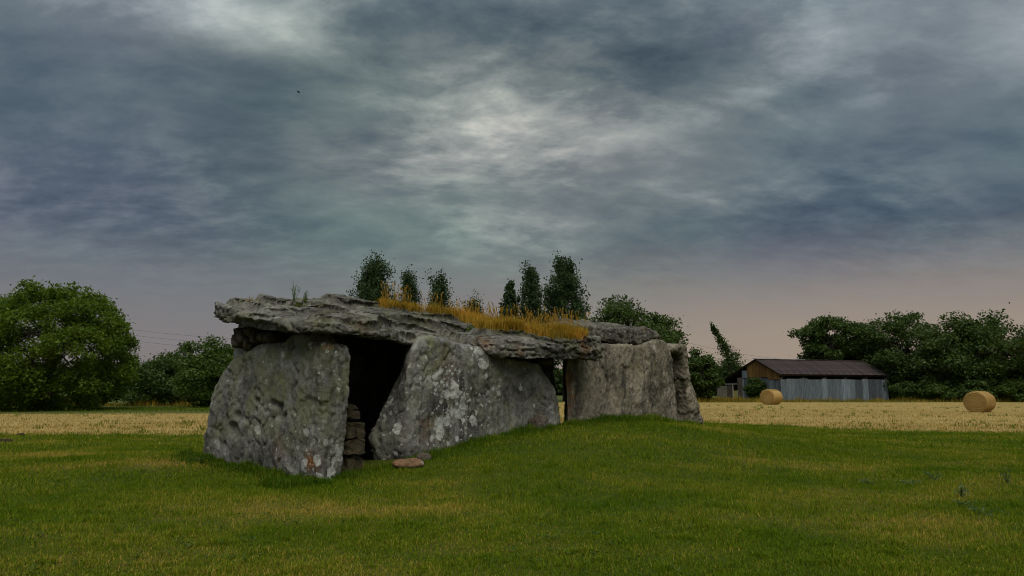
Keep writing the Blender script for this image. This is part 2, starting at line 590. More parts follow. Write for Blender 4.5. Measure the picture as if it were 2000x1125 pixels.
def make_plain(name, c1, c2, scale=3.0, rough=0.85, stretch=(1, 1, 1), bump=0.4, metallic=0.0, spec=0.2, vary=0.0, dist=0.02):
    m, t = new_mat(name)
    v = t.n('ShaderNodeMapping', {'Vector': coord(t), 'Scale': stretch}).outputs[0]
    n1 = t.noise(v, scale, 8, 0.62, 0.2)
    c = t.ramp(n1, [(0.32, c1), (0.68, c2)])
    if vary:
        rnd = t.n('ShaderNodeObjectInfo').outputs['Random']
        k = t.n('ShaderNodeHueSaturation', {'Value': t.math('MULTIPLY_ADD', rnd, vary * 2, 1.0 - vary), 'Color': c})
        c = k.outputs[0]
    finish(t, c, rough, n1, bump, dist, spec, metallic)
    return m


M['ground'] = make_ground()
M['blade'] = make_leaf('grass_blade', (0.066, 0.126, 0.004), (0.156, 0.200, 0.008), (0.38, 0.275, 0.055), 0.38, 0.7, 0.06)
M['lush'] = make_leaf('lush_grass', (0.046, 0.096, 0.005), (0.100, 0.148, 0.008), (0.22, 0.18, 0.035), 0.35, 0.7, 0.06)
M['straw'] = make_leaf('straw', (0.28, 0.195, 0.058), (0.39, 0.280, 0.095), (0.47, 0.345, 0.130), 0.2, 0.8, 0.08)
M['gold'] = make_leaf('dry_grass', (0.150, 0.125, 0.018), (0.46, 0.285, 0.040), (0.58, 0.33, 0.066), 0.38, 0.7, 0.06)
M['weed'] = make_leaf('weed_leaf', (0.040, 0.082, 0.010), (0.078, 0.124, 0.020), (0.115, 0.14, 0.040), 0.35, 0.8, 0.05)
M['thistle'] = make_leaf('thistle_leaf', (0.075, 0.120, 0.045), (0.115, 0.165, 0.075), (0.17, 0.20, 0.09), 0.35, 0.8, 0.05)
M['walnut'] = make_leaf('walnut_leaf', (0.046, 0.088, 0.006), (0.102, 0.158, 0.010), (0.165, 0.205, 0.020), 0.42)
M['oak'] = make_leaf('oak_leaf', (0.026, 0.054, 0.010), (0.057, 0.095, 0.016), (0.092, 0.126, 0.026), 0.32)
M['poplar'] = make_leaf('poplar_leaf', (0.020, 0.044, 0.014), (0.044, 0.078, 0.024), (0.070, 0.105, 0.036), 0.30)
M['hedge'] = make_leaf('hedge_leaf', (0.030, 0.060, 0.008), (0.066, 0.110, 0.014), (0.105, 0.145, 0.026), 0.32)
M['hedge_dark'] = make_leaf('field_maple_leaf', (0.030, 0.058, 0.012), (0.066, 0.102, 0.020), (0.105, 0.135, 0.034), 0.30)
M['bark'] = make_plain('bark', (0.022, 0.018, 0.013), (0.075, 0.062, 0.048), 6, 0.95, (3, 3, 0.6), 0.8)
M['soil'] = make_plain('soil', (0.018, 0.013, 0.009), (0.055, 0.040, 0.027), 22, 1.0, bump=0.9)

# ------------------------------------------------------------------ ground
def polar_sheet():
    """one sheet of ground from under the camera to the horizon, fine where it is near"""
    rad = np.concatenate([np.linspace(0.2, 5, 12, endpoint=False), np.linspace(5, 40, 230, endpoint=False),
                          np.geomspace(40, 120, 130, endpoint=False), np.geomspace(120, 3500, 40)])
    ang = np.concatenate([np.linspace(-48, 48, 361), np.linspace(48, 312, 89)[1:-1]])
    ang = np.radians(ang)
    A, Rr = np.meshgrid(ang, rad)
    x, y = Rr * np.sin(A), Rr * np.cos(A)
    z = terrain(x, y)
    nr, na = A.shape
    V = np.stack([x, y, z], -1).reshape(-1, 3)
    i, j = np.meshgrid(np.arange(nr - 1), np.arange(na), indexing='ij')
    j2 = (j + 1) % na
    Fq = np.stack([i * na + j, i * na + j2, (i + 1) * na + j2, (i + 1) * na + j], -1).reshape(-1, 4)
    V = np.concatenate([V, [[0, 0, terrain(0, 0)]]])
    return V, Fq, na


V, Fq, na = polar_sheet()
zn, znear, zfar = zone(V[:, 0], V[:, 1])
jit = perlin(V * 1.3, 5) * 0.9 + perlin(V * 4.1, 6) * 0.5
straw = sstep(V[:, 1] - znear + jit, -0.5, 0.6) * (1 - sstep(V[:, 1] - zfar + jit, -0.6, 0.6))
rough = sstep(V[:, 1] - zfar + jit, -0.6, 0.6)


def dryness(P):
    P = np.asarray(P, float)
    px, py = to_px(P)
    d_ = sstep(fbm(P * np.array((0.28, 0.45, 0)) + 3.3, 4, 31), 0.10, 0.50) * 0.38
    for (x0, y0, rx, ry, amp) in ((-7.5, 15.2, 2.6, 0.7, 1.0), (-2.2, 10.4, 2.2, 1.3, 0.75), (-5.0, 8.6, 1.8, 0.8, 0.6), (-11.0, 18.6, 4.5, 1.2, 0.8), (-9.0, 23.0, 8.0, 0.9, 0.6),
                                  (-14.0, 12.8, 3.0, 0.9, 0.6), (0.0, 8.0, 1.2, 0.5, 0.4), (4.6, 12.5, 2.4, 0.8, 0.45), (7.5, 13.5, 2.4, 0.6, 0.4), (-1.2, 7.0, 1.6, 0.6, 0.5), (2.0, 9.6, 1.5, 0.5, 0.35)):
        e = ((P[:, 0] - x0) / rx) ** 2 + ((P[:, 1] - y0) / ry) ** 2
        d_ = np.maximum(d_, amp * np.exp(-e) * (0.75 + 0.7 * perlin(P * 0.9, 41)))
    return np.clip(d_, 0, 1)


dry = dryness(V)
fz = zn[Fq[:, 0]]
for zid, nm in ((0, 'lawn'), (1, 'stubble_field'), (2, 'ground')):
    fs = Fq[fz == zid]
    used, inv = np.unique(fs.ravel(), return_inverse=True)
    me = mesh_np(nm, V[used], inv.reshape(-1, 4), True, {'straw': straw[used], 'rough': rough[used], 'dry': dry[used]})
    tag(obj(nm, me, M['ground']), kind='structure')


# ------------------------------------------------------------------ the stones of the dolmen
def rock(name, me, mat, voxel, label, cat, group=None, base_smooth=4, coarse=None, disp=None, masks=None, origin=None):
    """closed rough mesh -> remeshed, rounded, weathered rock"""
    a = remesh(me, coarse or voxel * 2.2)
    Vv, E = get_np(a)
    set_np(a, laplace(Vv, E, base_smooth))
    b_ = remesh(a, voxel)
    Vv, E = get_np(b_)
    Vv = laplace(Vv, E, 3)
    set_np(b_, Vv)
    Nn = normals_np(b_)
    dd = disp(Vv, Nn)
    if dd.ndim == 1:
        Vv = Vv + Nn * dd[:, None]
    else:
        Vv = Vv + dd
    set_np(b_, Vv)
    mk = {'lichen': np.full(len(Vv), 0.3), 'moss': np.full(len(Vv), 0.3), 'dark': np.full(len(Vv), 0.3), 'orange': np.zeros(len(Vv))}
    if masks:
        mk.update(masks(Vv))
    for an, av in mk.items():
        at_ = b_.attributes.new(an, 'FLOAT', 'POINT')
        at_.data.foreach_set('value', np.asarray(np.clip(av, 0, 1), np.float32))
    og = Vector(origin) if origin is not None else Vector(tuple(Vv.mean(0)[:2]) + (Vv[:, 2].min(),))
    set_np(b_, Vv - np.array(og))
    b_.polygons.foreach_set('use_smooth', [True] * len(b_.polygons))
    b_.name = name
    b_.materials.clear()
    o = obj(name, b_, mat, loc=og)
    tag(o, label, cat, group)
    for m_ in (me, a):
        bpy.data.meshes.remove(m_)
    o['_world'] = 0
    del o['_world']
    return o


def blobs(P, lst):
    """sum of soft round patches: (centre, radius, amount)"""
    out = np.zeros(len(P))
    for c, r, a in lst:
        dd = np.linalg.norm(P - np.array(c), axis=1)
        out += a * (1 - sstep(dd, r * 0.35, r * 1.25))
    return out


def plates(P, seed):
    """broken plates: every cell is a tilted plane with its own height, so breaks are angular"""
    I = np.floor(P).astype(np.int64)
    f1 = np.full(len(P), 9.0)
    f2 = np.full(len(P), 9.0)
    hgt = np.zeros(len(P))
    for cx in (-1, 0, 1):
        for cy in (-1, 0, 1):
            for cz in (-1, 0, 1):
                J = I + np.array((cx, cy, cz))
                r = [_h(J[:, 0], J[:, 1], J[:, 2], seed + k) / 4294967295.0 for k in range(7)]
                D = np.stack([P[:, k] - J[:, k] - r[k] for k in range(3)], 1)
                dd = np.sqrt((D ** 2).sum(1))
                tl = (r[3] - 0.5) + 1.5 * ((r[4] - 0.5) * D[:, 0] + (r[5] - 0.5) * D[:, 1] + (r[6] - 0.5) * D[:, 2])
                nearer = dd < f1
                f2 = np.where(nearer, f1, np.minimum(f2, dd))
                hgt = np.where(nearer, tl, hgt)
                f1 = np.where(nearer, dd, f1)
    return hgt, f2 - f1


def weather(P, Nn, big=0.10, mid=0.05, small=0.022, facet=0.05, crack=0.035, seed=0, sx=(1, 1, 1)):
    Q = P * np.array(sx)
    dd = big * fbm(Q * 0.7, 2, seed) + small * fbm(Q * 9.0, 3, seed + 9, 0.6)
    dd += mid * 0.55 * (0.35 - np.abs(fbm(Q * 2.6, 4, seed + 5)))
    wp = Q + 0.22 * np.stack([fbm(Q * 2.1, 3, seed + 3 + k) for k in range(3)], 1)
    h1, e1 = plates(wp * 1.05, seed + 11)
    h2, e2 = plates(wp * 2.9 + 3.3, seed + 12)
    dd += facet * 1.25 * h1 + facet * 0.42 * h2
    cr = np.abs(perlin(Q * 0.9 + 5.5, seed + 15) + 0.30 * perlin(Q * 4.0, seed + 16))
    dd -= crack * (1 - sstep(cr, 0.0, 0.05)) * sstep(perlin(Q * 0.6, seed + 17), -0.1, 0.2)
    pit, _, prid = worley(wp * 8.5, seed + 19)
    dd -= 0.020 * (1 - sstep(pit, 0.08, 0.30)) * (prid > 0.82)
    return dd


def slab_mesh(front, back_vec, side_scale=1.0, back=None):
    """prism from a traced front outline"""
    bm = bmesh.new()
    fv = [bm.verts.new(p) for p in front]
    c = sum((Vector(p) for p in front), Vector()) / len(front)
    bv = []
    for p in front:
        qv = Vector(p) + Vector(back_vec)
        if side_scale != 1.0:
            cc = c + Vector(back_vec)
            qv = cc + (qv - cc) * side_scale
        bv.append(bm.verts.new(back[len(bv)] if back else qv))
    bm.faces.new(fv)
    bm.faces.new(bv[::-1])
    k = len(fv)
    for i in range(k):
        j = (i + 1) % k
        bm.faces.new((fv[j], fv[i], bv[i], bv[j]))
    bmesh.ops.recalc_face_normals(bm, faces=bm.faces)
    bmesh.ops.triangulate(bm, faces=bm.faces)
    me = bpy.data.meshes.new('slab')
    bm.to_mesh(me)
    bm.free()
    return me


DOL = 'stones of the megalithic chamber'
VOX = 0.034

# ---- end slab, nearest stone: its broad face looks to the left of the picture
TA = 0.0
A_front = [on_t(*p, TA) for p in ((392, 915), (399, 868), (404, 820), (409, 775), (417, 752), (438, 716), (458, 690), (480, 684), (503, 669), (526, 667), (544, 666),
                                  (556, 658), (570, 652), (586, 651), (600, 653), (608, 664), (615, 671), (626, 668), (638, 664), (642, 690), (641, 740), (636, 800), (630, 850), (624, 900), (620, 975), (500, 985), (392, 960))]


def disp_A(P, Nn):
    dd = weather(P, Nn, 0.05, 0.035, 0.020, 0.030, 0.07, 7)
    pits = [(on_t(455, 838, TA), 0.20, 0.15), (on_t(465, 845, TA), 0.10, 0.16), (on_t(543, 800, TA), 0.19, 0.15), (on_t(547, 822, TA), 0.10, 0.16), (on_t(532, 790, TA), 0.10, 0.10),
            (on_t(462, 812, TA), 0.13, 0.08), (on_t(500, 800, TA), 0.07, 0.07)]
    nz = 1 + 0.9 * perlin(P * 6.0, 71)
    for c, r, a in pits:
        dist = np.linalg.norm(P - np.array(c), axis=1)
        dd -= a * (1 - sstep(dist * nz, r * 0.3, r * 1.2))
    # broken ledge: the upper right of the face stands proud of the lower part
    px, py = to_px(P)
    ln = np.interp(px, [560, 600, 625, 640, 660], [830, 775, 772, 790, 800]) + 8 * perlin(P * 5.0, 77)
    dd += 0.05 * sstep(py - ln, 6, -2) * sstep(px, 560, 600) * sstep(640 - px, -10, 10)
    return dd


def mask_A(P):
    px, py = to_px(P)
    return {'lichen': 0.30 + 0.50 * fbm(P * 1.1, 3, 81) + blobs(P, [(on_t(600, 870, TA), 0.6, 0.45), (on_t(566, 715, TA), 0.22, 0.5), (on_t(515, 765, TA), 0.5, 0.25), (on_t(548, 815, TA), 0.4, 0.22), (on_s(665, 880, 0), 0.5, 0.4)]),
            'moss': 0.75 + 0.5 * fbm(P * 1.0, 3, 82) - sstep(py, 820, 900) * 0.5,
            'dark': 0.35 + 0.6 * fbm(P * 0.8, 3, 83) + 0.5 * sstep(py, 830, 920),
            'orange': blobs(P, [(on_t(606, 905, TA), 0.24, 1.0), (on_t(635, 908, TA), 0.2, 0.7), (on_t(637, 672, TA), 0.16, 0.7), (on_t(612, 676, TA), 0.12, 0.7), (on_t(548, 880, TA), 0.3, 0.3)])}


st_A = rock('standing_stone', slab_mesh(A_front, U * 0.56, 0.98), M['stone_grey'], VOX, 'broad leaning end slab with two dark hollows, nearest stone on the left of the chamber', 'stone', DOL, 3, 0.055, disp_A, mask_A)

# ---- first side slab, right of the dark doorway, covered with white lichen
B_front = [on_s(*p, 0.0) for p in ((803, 690), (812, 668), (824, 657), (848, 657), (870, 663), (894, 671), (930, 678), (961, 686), (1021, 703), (1058, 711), (1074, 731), (1088, 756), (1096, 790), (1096, 850),
                                   (1040, 880), (980, 890), (900, 925), (830, 950), (800, 955), (803, 900), (798, 850), (793, 800), (797, 740))]
B_back = [p + N * 0.82 for p in B_front]
for i, q_ in ((0, (788, 690)), (1, (800, 672)), (18, (742, 955)), (19, (733, 900)), (20, (724, 860)), (21, (742, 800)), (22, (776, 735))):
    B_back[i] = on_s(*q_, 0.80)


def disp_B(P, Nn):
    dd = weather(P, Nn, 0.06, 0.03, 0.018, 0.032, 0.05, 13)
    px, py = to_px(P)
    # lower left: a rounded buttress that bulges out of the end of the slab
    c = on_s(762, 860, 0.45)
    e = np.linalg.norm((P - np.array(c)) * np.array((1, 1, 0.62)), axis=1)
    dd += 0.10 * (1 - sstep(e, 0.15, 0.62))
    # big shallow hollows of the face
    dd -= 0.10 * (1 - sstep(np.linalg.norm(P - np.array(on_s(985, 790, 0)), axis=1), 0.2, 1.1))
    dd += 0.06 * (1 - sstep(np.linalg.norm(P - np.array(on_s(930, 720, 0)), axis=1), 0.2, 0.9))
    return dd


def mask_B(P):
    px, py = to_px(P)
    lt = P @ np.array(U) - W0.dot(U)
    return {'lichen': 0.40 - 0.25 * sstep(lt, 4.5, 6.5) + 0.55 * fbm(P * 1.2, 3, 91) + blobs(P, [(on_s(865, 760, 0), 0.75, 0.55), (on_s(830, 730, 0), 0.4, 0.35), (on_s(900, 840, 0), 0.8, 0.30), (on_s(940, 700, 0), 0.6, 0.2), (on_s(850, 850, 0), 0.4, 0.25)]),
            'moss': 0.40 + 0.5 * fbm(P * 0.9, 3, 92) + blobs(P, [(on_s(850, 690, 0), 0.5, 0.7), (on_s(985, 770, 0), 0.5, 0.3)]),
            'dark': 0.45 + 0.6 * fbm(P * 0.9, 3, 93) + blobs(P, [(on_s(845, 820, 0), 0.6, 0.5), (on_s(900, 800, 0), 0.7, 0.3)]),
            'orange': blobs(P, [(on_s(870, 720, 0), 0.4, 0.25), (on_s(835, 840, 0), 0.35, 0.3)])}


st_B = rock('standing_stone', slab_mesh(B_front, N * 0.82, 1.0, B_back), M['stone_grey'], VOX, 'side slab spotted with white lichen, right of the dark doorway', 'stone', DOL, 3, 0.06, disp_B, mask_B)

# ---- second side slab, tan, with an orange left edge
SC = 0.05
C_front = [on_s(*p, SC) for p in ((1106, 700), (1130, 690), (1180, 670), (1225, 672), (1246, 676), (1256, 674), (1272, 668), (1288, 664), (1302, 668), (1308, 688), (1314, 730), (1319, 780), (1324, 850), (1250, 880), (1160, 890), (1106, 890), (1107, 830), (1105, 780), (1102, 740))]


def disp_C(P, Nn):
    dd = weather(P, Nn, 0.05, 0.03, 0.024, 0.026, 0.05, 23, (1, 1, 0.7))
    px, py = to_px(P)
    dd += 0.07 * sstep(px, 1236, 1256) * sstep(py, 660, 700)
    ck = np.abs(px - 1267 - 1.5 * perlin(P * 3.0, 5)) / 2.5
    dd -= 0.06 * (1 - sstep(ck, 0.2, 1.0)) * sstep(py, 775, 790)
    return dd


def mask_C(P):
    px, py = to_px(P)
    return {'lichen': 0.28 + 0.5 * fbm(P * 1.3, 3, 101) + 0.12 * sstep(px, 1240, 1270),
            'moss': 0.3 + 0.5 * fbm(P * 1.0, 3, 102),
            'dark': 0.45 + 0.8 * fbm(P * 1.2, 3, 103) + 0.25 * sstep(px, 1230, 1260),
            'orange': blobs(P, [(on_s(1112, 745, SC), 0.32, 0.9), (on_s(1111, 775, SC), 0.35, 1.0), (on_s(1112, 800, SC), 0.2, 0.6)])}


C_back = [p + N * 0.75 for p in C_front]
for i in (0, 15, 16, 17, 18):
    C_back[i] = C_back[i] + U * 0.95
st_C = rock('standing_stone', slab_mesh(C_front, N * 0.75, 1.0, C_back), M['stone_tan'], VOX, 'tan side slab with an orange stained left edge under the rear capstone', 'stone', DOL, 3, 0.06, disp_C, mask_C)

# ---- far end slab, leaning out, seen on its edge
SD = -0.12
D_front = [on_s(*p, SD) for p in ((1335, 692), (1314, 686), (1316, 672), (1328, 668), (1342, 671), (1345, 690), (1350, 730), (1360, 772), (1378, 822), (1382, 850), (1355, 860), (1350, 800), (1342, 745))]
st_D = rock('standing_stone', slab_mesh(D_front, N * 3.6, 1.0), M['stone_tan'], VOX, 'narrow leaning end slab seen edge on at the right end of the chamber', 'stone', DOL, 3, 0.07,
            lambda P, Nn: weather(P, Nn, 0.08, 0.05, 0.025, 0.06, 0.03, 33),
            lambda P: {'lichen': 0.35 + 0.3 * fbm(P, 3, 111), 'moss': 0.3 + 0.4 * fbm(P, 3, 112), 'dark': 0.6 + 0.6 * fbm(P, 3, 113)})

# ---- the far side of the chamber: three slabs, one seen through the gap
for i, (t0, t1, z1, s0, lab) in enumerate(((0.35, 4.6, 3.45, 3.15, 'dark back wall slab deep inside the doorway'), (4.2, 7.75, 3.2, 3.4, 'back wall slab in the shade under the large capstone'),
                                           (8.75, 11.5, 3.0, 3.2, 'pale back wall slab glimpsed through the narrow gap between the side slabs'))):
    pts = [ts(t0 + 0.1, s0, -0.25), ts(t0, s0, 1.2), ts(t0 + 0.25, s0, z1 - 0.1), ts((t0 + t1) / 2, s0, z1), ts(t1 - 0.3, s0, z1 - 0.15), ts(t1, s0, 1.3), ts(t1 - 0.05, s0, -0.25)]
    rock('standing_stone', slab_mesh(pts, N * 0.7, 0.97), M['stone_tan' if i == 2 else 'stone_grey'], 0.06, lab, 'stone', DOL, 4, 0.12,
         lambda P, Nn, i=i: weather(P, Nn, 0.09, 0.045, 0.02, 0.05, 0.03, 43 + i * 10))


# ---- capstones
def cap_mesh(bottom, top_edge, centre_b, rings_top, c_top):
    """closed mesh: lower rim, upper rim, and top rings given as functions of the rim index"""
    n = len(bottom)
    V_ = [tuple(p) for p in bottom] + [tuple(p) for p in top_edge]
    Fs = []
    for i in range(n):
        j = (i + 1) % n
        Fs.append((i, j, n + j, n + i))
    cb = len(V_)
    V_.append(tuple(centre_b))
    for i in range(n):
        Fs.append((cb, (i + 1) % n, i))
    prev = n
    for ring in rings_top:
        st = len(V_)
        V_ += [tuple(p) for p in ring]
        for i in range(n):
            j = (i + 1) % n
            Fs.append((prev + i, prev + j, st + j, st + i))
        prev = st
    ct = len(V_)
    V_.append(tuple(c_top))
    for i in range(n):
        Fs.append((prev + i, prev + (i + 1) % n, ct))
    me = bpy.data.meshes.new('cap')
    me.from_pydata(V_, [], Fs)
    bm = bmesh.new()
    bm.from_mesh(me)
    bmesh.ops.recalc_face_normals(bm, faces=bm.faces)
    bmesh.ops.triangulate(bm, faces=bm.faces)
    bm.to_mesh(me)
    bm.free()
    return me


def idw(ctrl, p, power=3.0):
    wsum = zsum = 0.0
    for c in ctrl:
        d2 = (c.x - p.x) ** 2 + (c.y - p.y) ** 2
        k = 1.0 / (d2 + 0.02) ** (power / 2)
        wsum += k
        zsum += k * c.z
    return zsum / wsum


TF = -0.40
rim_b = [on_t(418, 616, TF + 0.3), on_t(440, 629, TF + 0.1), on_t(469, 636, TF), on_t(500, 642, TF), on_t(540, 646, TF), on_t(585, 650, TF), on_s(640, 652, -0.42),
         on_s(678, 655, -0.30), on_s(711, 660, -0.32), on_s(757, 663, -0.05), on_s(795, 673, 0.22), on_s(845, 676, 0.38), on_s(887, 681, 0.28), on_s(943, 689, -0.02),
         on_s(985, 697, -0.30), on_s(1021, 703, -0.38), on_s(1060, 704, -0.45), on_s(1100, 703, -0.55), on_s(1144, 705, -0.62), on_s(1176, 703, -0.58)]
zr = rim_b[-1].z
rim_b += [ts(8.05, 0.4, zr + 0.06), ts(8.1, 1.5, zr + 0.2), ts(8.0, 2.8, zr + 0.4), ts(7.8, 4.0, 2.92), ts(6.3, 4.2, 2.98), ts(4.6, 4.25, 3.08), ts(2.9, 4.2, 3.22), ts(1.4, 4.1, 3.16), ts(0.35, 3.95, 3.06)]
th = [0.30, 0.28, 0.24, 0.21, 0.18, 0.16, 0.15, 0.14, 0.13, 0.12, 0.11, 0.11, 0.14, 0.18, 0.22, 0.28, 0.36, 0.46, 0.56, 0.56] + [0.56, 0.55, 0.6, 0.62, 0.6, 0.55, 0.5, 0.45, 0.34]
# surface control points taken where the skyline and the ledges are seen
sky_pts = [on_s(px, py, 3.75) for px, py in ((428, 590), (452, 587), (470, 582), (505, 582), (545, 581), (560, 586), (576, 587), (600, 586), (620, 582), (633, 576), (655, 578), (673, 580), (700, 584), (714, 587), (730, 595), (757, 604), (786, 608), (830, 608), (864, 616), (890, 622))]
mid_pts = [on_s(px, py, 2.6) for px, py in ((520, 606), (600, 606), (660, 606), (720, 612), (780, 622), (830, 630), (880, 636), (930, 642), (970, 646))]
low_pts = [on_s(px, py, 1.1) for px, py in ((600, 626), (660, 630), (720, 640), (780, 650), (840, 655), (900, 660), (960, 662), (1010, 662), (1050, 664), (1090, 664))]
end_pts = [on_s(px, py, sv) for px, py, sv in ((1152, 656, 0.0), (1110, 652, 0.7), (1060, 648, 1.7), (1010, 640, 2.7))]
top_edge, ring1 = [], []
ctr = ts(3.6, 2.3, 0)
edge_top = [Vector((p.x, p.y, p.z + h)) for p, h in zip(rim_b, th)]
ctrl = sky_pts + mid_pts + low_pts + end_pts
rings = []
for fr in (0.10, 0.22, 0.36, 0.5, 0.64, 0.78, 0.9):
    rg = []
    for p in edge_top:
        q_ = p.lerp(Vector((ctr.x, ctr.y, p.z)), fr)
        zt = idw(ctrl, q_)
        k = min(1.0, fr / 0.22)
        rg.append(Vector((q_.x, q_.y, p.z * (1 - k) + zt * k)))
    rings.append(rg)
c_top = Vector((ctr.x, ctr.y, idw(ctrl, ctr)))
cap_me = cap_mesh(rim_b, edge_top, Vector((ctr.x, ctr.y, 2.85)), rings, c_top)

# bedding of the capstone: layers dip to the right and towards the viewer
BED = Vector((0.13, -0.03, 1.0)).normalized()


def strata(P, Nn, amp, seed, th_=0.16):
    """ledges: each bed stands out by its own amount; steps where beds end"""
    wv = 0.20 * fbm(P * np.array((0.8, 0.8, 0.8)), 4, seed) + 0.05 * fbm(P * 3.2, 3, seed + 3)
    hb = (P @ np.array(BED)) + wv
    k = hb / th_
    kk = np.floor(k)
    fr = k - kk
    r1 = _h(kk.astype(np.int64), np.zeros(len(P), np.int64), np.zeros(len(P), np.int64), seed) / 4294967295.0
    dd = amp * (r1 - 0.5)
    dd -= amp * 0.9 * (1 - sstep(np.minimum(fr, 1 - fr), 0.0, 0.13)) * sstep(r1, 0.2, 0.5)
    return dd, fr


def terrace(P, seed, th_, riser=0.09):
    """height change that cuts a sloping surface into beds with flat treads and steep, ragged risers"""
    wv = 0.20 * fbm(P * np.array((0.36, 0.6, 0.3)), 2, seed) + 0.030 * fbm(P * np.array((1.1, 1.6, 1.0)), 3, seed + 3) + 0.010 * fbm(P * np.array((4, 5, 3)), 2, seed + 5)
    hb = (P @ np.array(BED)) + wv
    k = hb / th_
    kk = np.floor(k)
    fr = k - kk
    tv = (kk + sstep(fr, 1 - riser, 1.0)) * th_
    r1 = _h(kk.astype(np.int64), np.zeros(len(P), np.int64), np.zeros(len(P), np.int64), seed) / 4294967295.0
    return tv - hb + th_ * 0.5, fr, r1


def disp_cap(P, Nn):
    dd = weather(P, Nn, 0.03, 0.028, 0.018, 0.03, 0.03, 53)
    out = Nn * dd[:, None]
    flat = np.clip(Nn @ np.array(BED), 0, 1)
    t1, f1, r1 = terrace(P, 57, 0.23)
    t2, f2, r2 = terrace(P, 64, 0.075, 0.16)
    mixk = sstep(perlin(P * 0.6, 90), -0.25, 0.25)
    top = sstep(flat, 0.45, 0.85)
    out += np.outer(top * (t1 * (0.24 + 0.52 * mixk) + t2 * 0.30), np.array(BED))
    # on the steep rim the beds stand out or are worn back; undercut joints between them
    H = Nn - np.outer(Nn @ np.array(BED), np.array(BED))
    ln = np.linalg.norm(H, axis=1, keepdims=True)
    rim = (1 - top)
    sd, _ = strata(P, Nn, 0.15, 57, 0.14)
    sd2, _ = strata(P, Nn, 0.06, 64, 0.045)
    out += H / np.maximum(ln, 0.3) * ((sd + sd2) * rim)[:, None]
    # undercut shadow line at the foot of each riser
    out -= Nn * (0.05 * top * (1 - sstep(np.abs(f1 - 0.80), 0.0, 0.06)) * sstep(r1, 0.2, 0.6))[:, None]
    lip = (1 - sstep(f1, 0.0, 0.22)) - sstep(f1, 0.66, 0.90)
    lip2 = (1 - sstep(f2, 0.0, 0.25)) - sstep(f2, 0.60, 0.88)
    rag = 0.6 + 0.9 * perlin(P * 1.3, 91)
    Hn = np.array((-N * 0.85 - U * 0.35).normalized())[None, :]
    out += Hn * ((0.062 * lip * rag + 0.018 * lip2) * top)[:, None]
    return out


def mask_cap(P):
    px, py = to_px(P)
    return {'lichen': 0.24 + 0.35 * fbm(P * 1.3, 3, 121) + 0.14 * sstep(px, 980, 1060),
            'moss': 0.45 + 0.6 * fbm(P * 1.2, 3, 122) + blobs(P, [(on_s(660, 655, -0.3), 1.0, 0.5)]) + 1.0 * sstep(np.interp(px, [735, 890, 954, 1073, 1140, 1152], [603, 628, 650, 666, 670, 640]) - py, -2, 8) * sstep(px, 735, 760),
            'dark': 0.40 + 0.6 * fbm(P * 1.4, 3, 123),
            'orange': blobs(P, [(on_s(1143, 682, -0.6), 0.24, 1.0), (on_s(1020, 680, -0.4), 0.22, 0.5), (on_s(893, 672, -0.1), 0.28, 0.5), (on_s(945, 668, 0), 0.25, 0.5), (on_s(630, 632, 0.5), 0.3, 0.35), (on_s(700, 648, 0), 0.3, 0.3)])}


cap1 = rock('capstone', cap_me, M['stone_cap'], 0.034, 'huge layered capstone with dry grass on top, jutting over the end slab', 'stone', DOL, 1, 0.05, disp_cap, mask_cap)

SF2 = 0.10
low2 = [on_s(px, py, SF2) for px, py in ((1092, 662), (1130, 662), (1170, 664), (1190, 671), (1225, 674), (1246, 675), (1262, 668), (1280, 664), (1297, 661))]
up2 = [on_s(px, py, SF2) for px, py in ((1092, 632), (1128, 633), (1168, 637), (1192, 640), (1225, 643), (1246, 643), (1264, 636), (1280, 646), (1294, 657))]
zb = 2.92
rim2 = low2 + [ts(12.1, 1.5, zb + 0.05), ts(12.1, 3.0, zb + 0.05), ts(11.6, 4.3, zb), ts(10.0, 4.5, zb), ts(8.6, 4.4, zb), ts(8.15, 3.2, zb), ts(8.15, 1.6, zb)]
top2 = up2 + [Vector((p.x, p.y, p.z + 0.26)) for p in rim2[len(low2):]]
sk2 = [on_s(px, py, 0.9) for px, py in ((1099, 623), (1133, 624), (1171, 629), (1200, 633), (1240, 637))] + [on_s(px, py, 0.6) for px, py in ((1130, 627), (1180, 633), (1230, 639), (1266, 635))]
sk2 += [ts(10, 3.5, 3.22), ts(9, 3.5, 3.2), ts(11.3, 3.3, 3.2), ts(8.5, 2.5, 3.22)]
c2 = ts(10.2, 2.0, 0)
rings2 = []
for fr in (0.12, 0.3, 0.55, 0.8):
    rg = []
    for p in top2:
        q_ = p.lerp(Vector((c2.x, c2.y, p.z)), fr)
        k = min(1.0, fr / 0.3)
        rg.append(Vector((q_.x, q_.y, p.z * (1 - k) + idw(sk2, q_) * k)))
    rings2.append(rg)
cap2_me = cap_mesh(rim2, top2, Vector((c2.x, c2.y, zb)), rings2, Vector((c2.x, c2.y, idw(sk2, c2))))
cap2 = rock('capstone', cap2_me, M['stone_cap2'], 0.034, 'smaller flat rear capstone behind the grassy one', 'stone', DOL, 1, 0.05,
            lambda P, Nn: weather(P, Nn, 0.03, 0.03, 0.026, 0.05, 0.05, 73) + strata(P, Nn, 0.05, 75, 0.2)[0],
            lambda P: {'lichen': 0.33 + 0.3 * fbm(P, 3, 131), 'moss': 0.35 + 0.5 * fbm(P, 3, 132), 'dark': 0.65 + 0.6 * fbm(P * 1.4, 3, 133),
                       'orange': blobs(P, [(on_s(1262, 640, 0.1), 0.16, 0.3)])})


